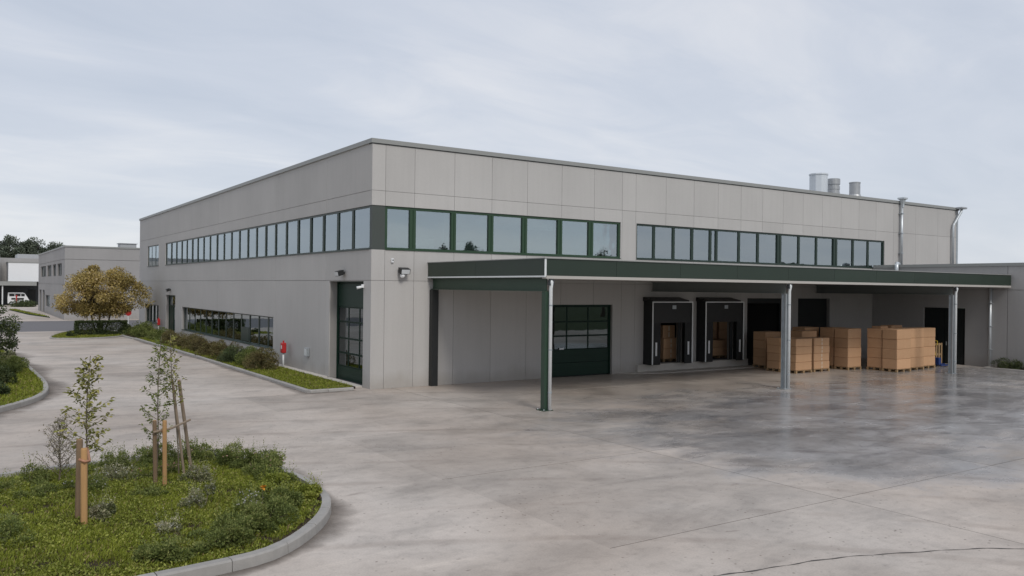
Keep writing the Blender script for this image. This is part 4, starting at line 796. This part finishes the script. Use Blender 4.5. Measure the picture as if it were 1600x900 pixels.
ps = [(-11.65, -10.75, .42, .52, 'leaf_green', 'upright leafy weed by the rear kerb, far left of the bed', None, 0), (-9.9, -10.4, .45, .62, 'leaf_green', 'tall ferny plant behind the left stake of the four-stake sapling', None, 0), (-10.35, -10.25, .4, .5, 'leaf_green', 'ferny plant between the two saplings at the rear kerb', None, 0), (-10.2, -11.3, .55, .34, 'leaf_silver', 'silvery flowering clump between the two staked saplings', 'petal_white', 24), (-9.55, -11.45, .5, .34, 'leaf_green', 'green clump with pink flowers at the foot of the four-stake sapling', 'petal_pink', 50),
      (-9.1, -12.5, .42, .42, 'leaf_silver', 'pale flowering bush right of the upright stake', 'petal_white', 20), (-10.82, -14.2, .28, .36, 'leaf_silver', 'small silvery bush beside the front stake', 'petal_white', 8), (-9.35, -14.3, .42, .40, 'leaf_silver', 'silvery white-flowered bush in the middle of the bed', 'petal_white', 20), (-8.75, -14.85, .42, .44, 'leaf_green', 'bush with white daisies and one orange flower', 'petal_white', 50),
      (-12.15, -14.6, .5, .36, 'leaf_green', 'spreading shrub cut by the left edge of the frame', None, 0), (-11.6, -12.1, .5, .24, 'leaf_green', 'low shrub left of the front stake', None, 0), (-10.9, -12.0, .5, .26, 'leaf_green', 'low green mound between front stake and rear kerb', 'petal_white', 14), (-12.2, -11.4, .5, .22, 'leaf_green', 'low green mound at the far left of the bed', None, 0), (-9.95, -13.0, .35, .14, 'leaf_green', 'small weed patch in front of the upright stake', None, 0), (-10.15, -15.35, .3, .14, 'leaf_silver', 'tiny pale flowering weed in the open grass', 'petal_white', 14)]
for x, y, r_, h, m, lb, fl, nf in ps: shrub('bed_plant', lb, 'plant', x, y, BZ(x, y), r_*0.92, r_*0.92, h*0.9, 1300, 0.042, m, 'plants inside the foreground bed', fl, nf, shoots=46)
of = thing('orange_flower', 'single orange flower on the daisy bush', 'flower', (-8.6, -15.0, 0.1)); MB().tube([(-8.6, -15.0, 0.1), (-8.6, -15.02, 0.52)], 0.004, 5).build('stem', 'twig', of); leafmesh('petals', 'petal_orange', of, np.tile([[-8.6, -15.02, 0.52]], (10, 1)), sphere_dirs(10)+np.array([0, 0, 0.6]), 0.07, 0.05, rng.random(10))

def sapling(name, label, x, y, z, h, lean, nb, spread, nl, leaf, mat, zlo, tr=0.016, up_=0.55):
    o = thing(name, label, 'tree', (x, y, z)); L_ = Vector((lean[0], lean[1], h)); tm = MB(); P = []; D = []
    pt_ = lambda t: Vector((x, y, z))+L_*t+Vector((0.02*math.sin(t*7), 0.02*math.cos(t*5), 0))
    tm.tube([Vector((x, y, z-0.1))]+[pt_(t/8) for t in range(9)], [tr*1.1]+[tr*(1-0.085*t) for t in range(9)], 6)
    for k in range(nb):
        t = zlo+(0.97-zlo)*(k+random.random()*0.6)/nb; a = k*2.4+random.uniform(-.4, .4); l_ = spread*(1.08-((t-zlo)/(1-zlo))**1.4*0.85)*random.uniform(0.55, 1.1); b0 = pt_(t)
        d = Vector((math.cos(a), math.sin(a), up_+random.uniform(-.25, .35))).normalized(); m = b0+d*l_*0.5+Vector((0, 0, -0.03*l_)); e_ = b0+d*l_+Vector((0, 0, 0.08*l_)); tm.tube([b0, m, e_], [tr*0.4, tr*0.26, 0.0025], 4)
        for j in range(nl):
            s_ = random.uniform(0.25, 1.05); q = (b0.lerp(m, s_*2) if s_ < 0.5 else m.lerp(e_, s_*2-1)); P.append(tuple(q+Vector((random.gauss(0, .025), random.gauss(0, .025), random.gauss(0, .025))))); D.append((d.x+random.gauss(0, .7), d.y+random.gauss(0, .7), d.z*0.4+random.gauss(0, .6)-0.15))
    tm.build('trunk', 'twig', o); n_ = len(P); leafmesh('crown', mat, o, P, D, leaf*rng.uniform(0.7, 1.3, n_), leaf*rng.uniform(0.4, 0.6, n_), rng.beta(2, 2, n_)); return o
def stake(name, label, p, q, r_, mat, group=None):
    o = thing(name, label, 'stake', p, group); p, q = Vector(p), Vector(q); d = (q-p).normalized()
    MB().tube([p-d*0.12, p, p.lerp(q, 0.5), q-d*0.02, q], [r_, r_, r_*0.98, r_*0.95, r_*0.82], 10).build('pole', mat, o, smooth=True); MB().tube([q, q+d*0.004], r_*0.8, 10).build('cut_end', 'wood_light', o); return o
# sapling 1 and its two stakes
z1_ = BZ(-11.1, -13.9)
sapling('sapling', 'young yellow-green sapling tied to the thick front stakes', -11.08, -13.75, z1_, 2.55, (0.06, 0.1), 30, 0.5, 22, 0.08, 'leaf_sapling', 0.38, 0.018)
stake('stake', 'pale front wooden stake of the left sapling', (-11.16, -14.42, BZ(-11.16, -14.42)), (-11.17, -14.40, 1.32), 0.05, 'wood_light', 'tree stakes in the bed'); stake('stake', 'dark weathered stake right behind the pale one', (-11.2, -14.05, BZ(-11.2, -14.05)), (-11.19, -14.02, 1.40), 0.05, 'wood_dark', 'tree stakes in the bed')
st = thing('tree_tie', 'brown rubber tree tie looped round the front stakes', 'tie', (-11.17, -14.25, 1.14)); MB().tube([(-11.24, -14.42, 1.16), (-11.17, -14.485, 1.13), (-11.095, -14.40, 1.12), (-11.08, -14.1, 1.2), (-11.06, -13.8, 1.22)], 0.022, 8).build('strap', 'strap_rubber', st, smooth=True)
# sapling 2 with four stakes and a cross bar
z2_ = BZ(-9.7, -12.0)
sapling('sapling', 'slender dark-leaved sapling inside the four-stake frame', -9.68, -11.95, z2_, 2.75, (0.07, 0.05), 34, 0.42, 19, 0.07, 'leaf_green', 0.22, 0.016); sapling('sapling', 'thin second stem leaning left beside the slanted poles', -9.22, -11.75, z2_, 2.8, (-0.22, -0.1), 22, 0.3, 15, 0.065, 'leaf_sapling', 0.5, 0.014, 0.8)
stake('stake', 'dark upright stake left of the slender sapling', (-9.74, -12.25, BZ(-9.74, -12.25)), (-9.76, -12.22, 1.33), 0.04, 'wood_dark', 'tree stakes in the bed'); stake('stake', 'light brown upright stake in front of the slender sapling', (-9.63, -12.52, BZ(-9.63, -12.52)), (-9.64, -12.5, 1.36), 0.04, 'wood_light', 'tree stakes in the bed')
stake('stake', 'grey slanted pole, left of the leaning pair', (-9.12, -11.75, BZ(-9.12, -11.75)), (-9.36, -11.75, 2.0), 0.025, 'wood_grey', 'tree stakes in the bed'); stake('stake', 'grey slanted pole, right of the leaning pair', (-8.93, -11.5, BZ(-8.93, -11.5)), (-9.2, -11.55, 1.98), 0.034, 'wood_grey', 'tree stakes in the bed')
o = thing('cross_bar', 'horizontal wooden bar tying the stakes of the slender sapling', 'bar', (-9.4, -12.2, 1.15)); MB().tube([(-9.8, -12.33, 1.13), (-9.45, -12.2, 1.16), (-9.0, -11.62, 1.2)], 0.022, 8).build('bar', 'wood_grey', o); MB().tube([(-9.63, -12.36, 1.12), (-9.6, -12.3, 1.19)], 0.035, 8).build('binding', 'strap_rubber', o)
sapling('grey_bush', 'bare greyish twiggy bush behind the left sapling', -11.2, -10.95, BZ(-11.2, -10.95), 1.2, (0.03, 0.02), 56, 0.55, 20, 0.042, 'leaf_grey', 0.1, 0.014, 0.9)

# ================================================================== STRIP ALONG THE SIDE WALL
sb = MB().prism([(-2.25, 0.12), (-0.72, 0.16), (-0.36, 0.5), (-0.36, 33.4), (-2.6, 33.4), (-2.28, 20)], -0.05, 0.075).build('verge', 'soil'); tag(sb, kind='structure')
kp = smooth_path([(-0.62, 0.03), (-1.2, 0.01), (-2.25, -0.02)], 0.3)+smooth_path([(-2.4, 0.1), (-2.41, 1.0), (-2.4, 8.4), (-2.42, 14), (-2.5, 22), (-2.75, 33.4)], 0.3)
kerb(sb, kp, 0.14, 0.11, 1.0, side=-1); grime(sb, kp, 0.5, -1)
for k in range(30):
    y0 = 4.25+k*0.98; MB().cham(-0.36+0.002, -0.004, y0, y0+0.972, 0.0, 0.09, 0.008).build('paving_stone', 'pale_stone', sb)
grass('grass', 'mown grass verge between the kerb and the side wall', [(-2.24, 0.16), (-0.75, 0.18), (-0.45, 0.6), (-0.45, 4.2), (-0.42, 33.3), (-2.55, 33.3), (-2.27, 20)], 700, 0.03, 0.08, lambda P: np.full(len(P), 0.075), patchy=0.3, wide=0.02)
sh = [(-1.35, 8.9, .85, .78, 'leaf_rust', 'reddish-brown rounded shrub nearest the red fire cabinet'), (-1.35, 10.7, .9, .72, 'leaf_green', 'green clipped shrub second from the fire cabinet'), (-1.4, 12.6, .95, .70, 'leaf_dark', 'dark green clipped shrub third from the fire cabinet'), (-1.4, 14.7, 1.0, .72, 'leaf_rust', 'russet shrub fourth from the fire cabinet'), (-1.4, 16.9, 1.0, .72, 'leaf_rust', 'russet shrub fifth from the fire cabinet'), (-1.4, 19.2, 1.05, .74, 'leaf_rust', 'russet shrub in the middle of the wall row'), (-1.4, 21.7, 1.1, .74, 'leaf_rust', 'brown shrub seventh from the fire cabinet'), (-1.4, 24.3, 1.2, .78, 'leaf_rust', 'brown shrub below the far end of the low windows'), (-1.5, 27.2, 1.2, .76, 'leaf_rust', 'last brown shrub before the side entrance')]
for x, y, r_, h, m, lb in sh: shrub('wall_shrub', lb, 'shrub', x, y, 0.07, 0.88, r_*1.25, h*1.14, 6500, 0.065, m, 'clipped shrubs along the side wall', upright=0.4)
fb_ = MB().prism([(-3.0, 28.9), (-0.1, 33.45), (-0.1, 39.0), (-2.2, 40.4), (-2.9, 38)], -0.05, 0.07); fb2 = MB().prism([(-2.7, 33.45), (-0.1, 33.45), (-0.1, 39.5), (-1.9, 40.2), (-2.8, 37.5)], -0.05, 0.07).build('entrance_bed', 'soil'); tag(fb2, kind='structure')
kerb(fb2, smooth_path([(-2.85, 33.4), (-2.95, 37.5), (-2.1, 40.3), (-0.2, 39.9)], 0.3), 0.14, 0.11, 1.0, side=-1)
for x, y, rx, ry, h, m, lb in ((-1.6, 35.0, 1.0, 1.5, 0.95, 'leaf_green', 'green shrub in front of the side entrance'), (-1.5, 31.3, 0.95, 1.4, 0.72, 'leaf_green', 'green shrub just before the side entrance'), (-1.5, 37.9, 1.2, 1.5, 1.0, 'leaf_green', 'broad green shrub beyond the side entrance'), (-2.1, 38.8, .9, 1.0, .85, 'leaf_dark', 'dark shrub at the far end of the entrance bed')):
    shrub('wall_shrub', lb, 'shrub', x, y, 0.07, rx, ry, h, 4200, 0.085, m, 'clipped shrubs along the side wall')

# ================================================================== TREE ISLAND
ti = [(-7.6, 35.9), (-6.8, 34.9), (-5.6, 34.5), (-4.2, 35.1), (-2.9, 36.8), (-2.5, 39.5), (-2.7, 43.0), (-3.6, 45.0), (-5.2, 45.2), (-6.4, 42.0), (-7.3, 38.5)]
tp_ = smooth_path(ti, 0.3, True); tp_.append(tp_[0].copy())
tip = [(p.x, p.y) for p in inset(tp_, 0.12)][:-1]
tb = MB().prism(tip, -0.05, 0.07).build('tree_island', 'soil'); tag(tb, kind='structure'); kerb(tb, tp_, 0.14, 0.1, 1.0)
grass('grass', 'grass on the small island under the yellow tree', tip, 260, 0.03, 0.09, lambda P: np.full(len(P), 0.07), wide=0.035)
tree('autumn_tree', 'spreading tree with yellow autumn leaves on the grass island', -4.0, 40.0, 0.05, (-3.95, 40.3, 2.98, 3.5, 3.1, 2.5), 24000, 0.15, 'leaf_yellow', [(-0.25, 0.0), (0.3, 0.1), (0.02, 0.2)], K=120, clump=0.17, tr=0.07)
for x, rx, lb in ((-4.95, 0.82, 'clipped dark hedge block left under the yellow tree'), (-3.3, 0.9, 'clipped dark hedge block right under the yellow tree')):
    o = thing('hedge_block', lb, 'hedge', (x, 38.8, 0.07), 'hedge blocks under the yellow tree'); n = 9000
    q = rng.uniform(-1, 1, (n, 3)); k = rng.integers(0, 3, n); q[np.arange(n), k] = np.sign(q[np.arange(n), k])*rng.uniform(0.8, 1.0, n); q *= (1+0.07*np.sin(q[:, :1]*5+q[:, 1:2]*4+x))*np.where(np.linalg.norm(q, axis=1) > 1.45, 0.93, 1)[:, None]
    P = np.stack([x+q[:, 0]*rx, 38.8+q[:, 1]*0.8, 0.07+(q[:, 2]*0.5+0.5)*0.98], 1); leafmesh('foliage', 'leaf_dark', o, P, q+sphere_dirs(n)*0.9, 0.09*rng.uniform(0.7, 1.3, n), 0.055, rng.beta(2, 2.6, n))
    tw = MB()
    for t in range(8): a = random.uniform(-.7, .7)*rx; tw.tube([(x+a*0.6, 38.8, 0.05), (x+a, 38.8+random.uniform(-.5, .5), 0.8)], [0.02, 0.008], 5)
    tw.build('stem', 'twig', o)
shrub('small_bush', 'tiny green bush at the left tip of the tree island', 'bush', -6.2, 37.0, 0.07, 0.45, 0.4, 0.4, 900, 0.07, 'leaf_dark')

# ================================================================== LEFT ISLAND
li = [(-14.5, -2.6), (-12.6, -1.0), (-11.76, 0.03), (-11.04, 1.29), (-10.45, 2.8), (-10.13, 4.76), (-10.02, 7.32), (-10.06, 10.4), (-10.16, 14.37), (-10.3, 20), (-10.8, 25), (-12.5, 27), (-15, 28), (-19, 27), (-21, 24), (-21, 0), (-19, -3)]
lp = smooth_path(li, 0.25, True); lp.append(lp[0].copy()); lip = [(p.x, p.y) for p in inset(lp, 0.14)][:-1][::2]
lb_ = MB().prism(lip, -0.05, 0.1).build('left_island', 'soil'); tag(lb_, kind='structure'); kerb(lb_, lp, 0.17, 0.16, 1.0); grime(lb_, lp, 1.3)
grass('grass', 'grass on the kerbed island at the left edge', [q for q in lip], 420, 0.04, 0.11, lambda P: np.full(len(P), 0.1), wide=0.03)
tree('small_tree', 'dense dark green small tree at the left edge of the frame', -12.2, 9.5, 0.1, (-12.25, 9.5, 1.95, 1.62, 1.8, 1.35), 9500, 0.10, 'leaf_dark', [(0, 0), (0.15, 0.1)], K=90, clump=0.17, tr=0.06)
for x, y, r_, h, m, lb in ((-11.15, 11.2, .75, .75, 'leaf_green', 'green bush right of the dark small tree'), (-11.35, 7.0, .5, .8, 'leaf_dark', 'upright dark bush on the left island grass'), (-10.75, 12.9, .6, .6, 'leaf_green', 'light green bush along the left island kerb'), (-11.85, 3.6, .6, .62, 'leaf_dark', 'dark bush at the very left edge near the island kerb'), (-11.0, 15.8, .7, .6, 'leaf_silver', 'pale bush at the back of the left island')): shrub('island_bush', lb, 'bush', x, y, 0.1, r_, r_, h, 3400, 0.07, m, 'bushes on the left island')

# ================================================================== RIGHT END BED
rb = MB().box(30.6, 31.88, -16, -7.05, -0.03, 0.08).build('wing_bed', 'soil'); tag(rb, kind='structure'); kerb(rb, smooth_path([(31.86, -6.98), (30.55, -7.0)], 0.3)+smooth_path([(30.5, -7.1), (30.5, -16)], 0.4), 0.12, 0.11, 1.0, side=1)
for y, lb in ((-7.9, 'dark low shrub at the right edge below the wing wall'), (-9.3, 'dark shrub just past the right edge of the wing bed')): shrub('wing_shrub', lb, 'shrub', 31.2, y, 0.08, 0.55, 0.75, 0.5, 3000, 0.06, 'leaf_dark', 'shrubs below the wing wall')

# ================================================================== FAR BUILDINGS
fbz = thing('far_hall', 'plain grey concrete hall beyond the crossing road', 'building', (-3.8, 68, 0))
holes = [(71.0, 75.6, 4.6, 5.95), (77.2, 81.2, 4.6, 5.95), (83.0, 88.4, 4.6, 5.95), (90.4, 98.0, 4.6, 5.95), (70.5, 74.5, 0.9, 2.3), (84.5, 90.5, 0.9, 2.3), (92.0, 95.0, 0.05, 2.9), (97.0, 100.0, 0.05, 2.9)]
panel_wall(fbz, 'side_wall', 'x', -3.8, 0.3, [68.046, 80, 91, 102], [0.0, 3.7, 6.3, 7.55], holes, 'concrete_far', 0.02)
panel_wall(fbz, 'front_wall', 'y', 68.0, 0.3, [-3.8, 6, 16, 26], [0.0, 3.7, 6.3, 7.55], [(8, 10, 0.05, 2.6)], 'concrete_far', 0.02)
for h in holes:
    w_ = MB().box(-3.66, -3.58, h[0]+.003, h[1]-.003, h[2]+.003, h[2]+0.1).box(-3.66, -3.58, h[0]+.003, h[1]-.003, h[3]-0.1, h[3]-.003).box(-3.66, -3.58, h[0]+.003, h[0]+0.12, h[2]+.1, h[3]-.1).box(-3.66, -3.58, h[1]-0.12, h[1]-.003, h[2]+.1, h[3]-.1).box(-3.66, -3.58, (h[0]+h[1])/2-0.06, (h[0]+h[1])/2+0.06, h[2]+.1, h[3]-.1).build('window' if h[2] > 0.5 else 'door', 'dark_slate', fbz)
    MB().box(-3.63, -3.61, h[0]+.1, h[1]-.1, h[2]+.08, h[3]-.08).build('pane', 'dark_glass', w_)
MB().box(-3.4, 25.9, 68.4, 101.6, 7.3, 7.45).build('roof', 'roof_dark', fbz); MB().box(-3.86, 26, 67.94, 68.35, 7.55, 7.72).box(-3.86, -3.4, 68.353, 102, 7.55, 7.72).build('coping', 'coping_metal', fbz)
MB().box(8.02, 9.98, 68.1, 68.2, 0.05, 2.58).build('door', 'dark_slate', fbz); MB().box(25.7, 26, 68.35, 102, 0, 7.5).box(-3.45, 25.7, 101.7, 102, 0, 7.5).build('rear_wall', 'concrete_far', fbz)
MB().cham(1.9, 3.6, 71.5, 73, 7.45, 8.25, 0.05).box(1.8, 3.7, 71.4, 73.1, 8.25, 8.32).build('roof_vent', 'vent_steel', fbz)
MB().box(-3.4, -3.3, 68.4, 101, 0.02, 7.2).build('inner_wall', 'interior_dark', fbz)
# complex at the far left
fc = thing('far_depot', 'distant grey depot with a white upper block and flat canopy', 'building', (-6, 130, 0))
MB().box(-40, -0.5, 137, 150, -0.05, 8.0).build('wall', 'concrete_far', fc); MB().box(-40, -7.3, 131.2, 137, 3.98, 7.9).build('grey_block', 'concrete_far', fc); MB().add([(-7.3, 131.2, 7.9), (-7.3, 137, 7.9), (-7.3, 134, 8.6), (-40, 131.2, 7.9), (-40, 137, 7.9), (-40, 134, 8.6)], [(0, 1, 2), (5, 4, 3), (0, 2, 5, 3), (2, 1, 4, 5)]).build('roof', 'roof_dark', fc)
MB().box(-6.15, 0.5, 131, 136.9, 3.99, 7.1).build('white_block', 'white_paint', fc); MB().box(-6.25, 0.6, 130.9, 136.95, 7.1, 7.25).build('coping', 'coping_metal', fc)
MB().box(-30, -2.2, 129, 137.0, 3.3, 3.97).build('canopy', 'coping_metal', fc); MB().box(-30, 0.5, 135.5, 136.9, -0.05, 3.29).build('recess_wall', 'dark_slate', fc)
for x in (-7.0, -12): MB().tube([(x, 129.4, 0), (x, 129.4, 3.3)], 0.1, 8).build('post', 'white_metal', fc)
for x in (-9.4, -8.2): MB().box(x, x+0.7, 131.14, 131.19, 4.4, 6.2).build('window', 'dark_slate', fc)
MB().box(-3.0, -1.9, 135.4, 135.49, 0, 2.6).build('door', 'black_paint', fc); MB().box(-4.5, -0.6, 138, 146, 8.0, 8.75).build('roof_plant', 'vent_steel', fc)
# white van
vn = thing('parked_van', 'white van with dark windows parked under the distant canopy', 'van', (-4.7, 131.5, 0))
vb = MB(); prof = [(-6.2, 0.35), (-3.2, 0.35), (-3.15, 0.9), (-3.35, 1.25), (-3.8, 2.05), (-4.1, 2.15), (-6.15, 2.15), (-6.22, 1.2)]; n = len(prof)
vb.add([(x, 130.6, z) for x, z in prof]+[(x, 132.4, z) for x, z in prof], [tuple(range(n)), tuple(range(n, 2*n))[::-1]]+[(i, n+i, n+(i+1) % n, (i+1) % n) for i in range(n)]).build('body', 'white_paint', vn)
for x0, x1, z0, z1 in ((-6.0, -5.25, 1.5, 1.95), (-5.15, -4.4, 1.5, 1.95), (-4.3, -3.8, 1.5, 1.92), (-5.7, -5.1, 0.95, 1.25), (-4.9, -3.9, 0.95, 1.25)): MB().box(x0, x1, 130.585, 130.599, z0, z1).build('window', 'black_paint', vn)
for x in (-5.7, -3.75):
    w_ = MB().tube([(x, 130.58, 0.33), (x, 130.8, 0.33)], 0.33, 16).build('wheel', 'black_rubber', vn); MB().tube([(x, 130.57, 0.33), (x, 130.579, 0.33)], 0.18, 12).build('rim', 'galvanised', w_)
MB().box(-3.18, -3.14, 130.7, 130.95, 0.8, 0.95).build('headlight', 'lamp_glass', vn)
rp_ = thing('marker_post', 'thin red post in front of the distant white van', 'post', (-5.2, 126, 0)); MB().tube([(-5.2, 126, 0), (-5.2, 126, 1.7)], 0.09, 8).build('pole', 'red_paint', rp_); MB().cham(-5.32, -5.08, 125.9, 126.1, 1.5, 1.75, 0.02).build('head', 'red_paint', rp_)
shrub('far_shrub', 'dark low shrub in front of the distant van', 'shrub', -4.5, 121, 0.0, 2.0, 2.0, 0.95, 2500, 0.22, 'leaf_dark')
vg = MB().prism([(-4.6, 74), (-5.2, 84), (-6.4, 104), (-7.2, 104), (-6.0, 84)], -0.02, 0.1).build('far_verge', 'hill_green'); tag(vg, kind='structure')
grass('grass', 'narrow grass strip along the far hall', [(-4.62, 75), (-5.25, 84), (-6.4, 103.5), (-7.1, 103.5), (-5.9, 84)], 90, 0.05, 0.15, lambda P: np.full(len(P), 0.1), wide=0.1)
for x, zt_, r_, y, lb in ((-2.9, 14.6, 3.3, 200, 'leftmost round dark tree behind the far depot'), (1.9, 14.3, 3.0, 202, 'middle round dark tree behind the far depot'), (6.6, 13.9, 3.0, 205, 'right round dark tree above the far hall roof'), (-9, 14, 3.4, 204, 'round dark tree just outside the left edge behind the depot')):
    tree('far_tree', lb, x, y, 0, (x, y, zt_-3.3, r_, 3, 3.3), 5000, 0.5, 'leaf_far', [(0, 0)], 'trees behind the far depot', K=50, clump=0.3, tr=0.3)

# ================================================================== BEHIND THE CAMERA (seen in the glass)
hv = []; hf = []; nh = 60
for i in range(nh):
    t = i/(nh-1); x = -300+900*t; hh = 9+7*math.sin(t*9)+4*math.sin(t*23+1)+2.5*math.sin(t*51)+random.uniform(-.8, .8)
    hv += [(x, -330, -1), (x, -360, max(4, hh)+4), (x, -480, -1)]
    if i: a = 3*i; hf += [(a-3, a, a+1, a-2), (a-2, a+1, a+2, a-1)]
hl = MB().add(hv, hf).build('hills', 'hill_green', smooth=True); tag(hl, kind='structure')
for x, y, h, r_, lb in ((45.6, -68.5, 9.9, 1.7, 'tall tree mirrored in the third upper window from the corner'), (41.8, -69.5, 9.4, 0.8, 'slim tree mirrored beside the mullion of the third upper window'), (63, -61, 8.9, 1.7, 'round tree mirrored in the seventh upper window')):
    tree('mirrored_tree', lb, x, y, 0, (x, y, h-3.0, r_, r_, 3.0), 4500, 0.3, 'leaf_far', [(0, 0)], 'trees across the yard seen in the glass', K=40, clump=0.32, tr=0.15)
hv = []
for k in range(9):
    x, y = -44-random.uniform(0, 8), 4+k*7.5; h = random.uniform(5.5, 8.0)
    tree('roadside_tree', 'roadside tree number %s along the drive, mirrored in the side windows' % ['one', 'two', 'three', 'four', 'five', 'six', 'seven', 'eight', 'nine'][k], x, y, 0, (x, y, h*0.58, 3.0, 3.6, h*0.42), 3000, 0.35, 'leaf_far', [(0, 0)], 'trees left of the drive', K=40, clump=0.3, tr=0.15)
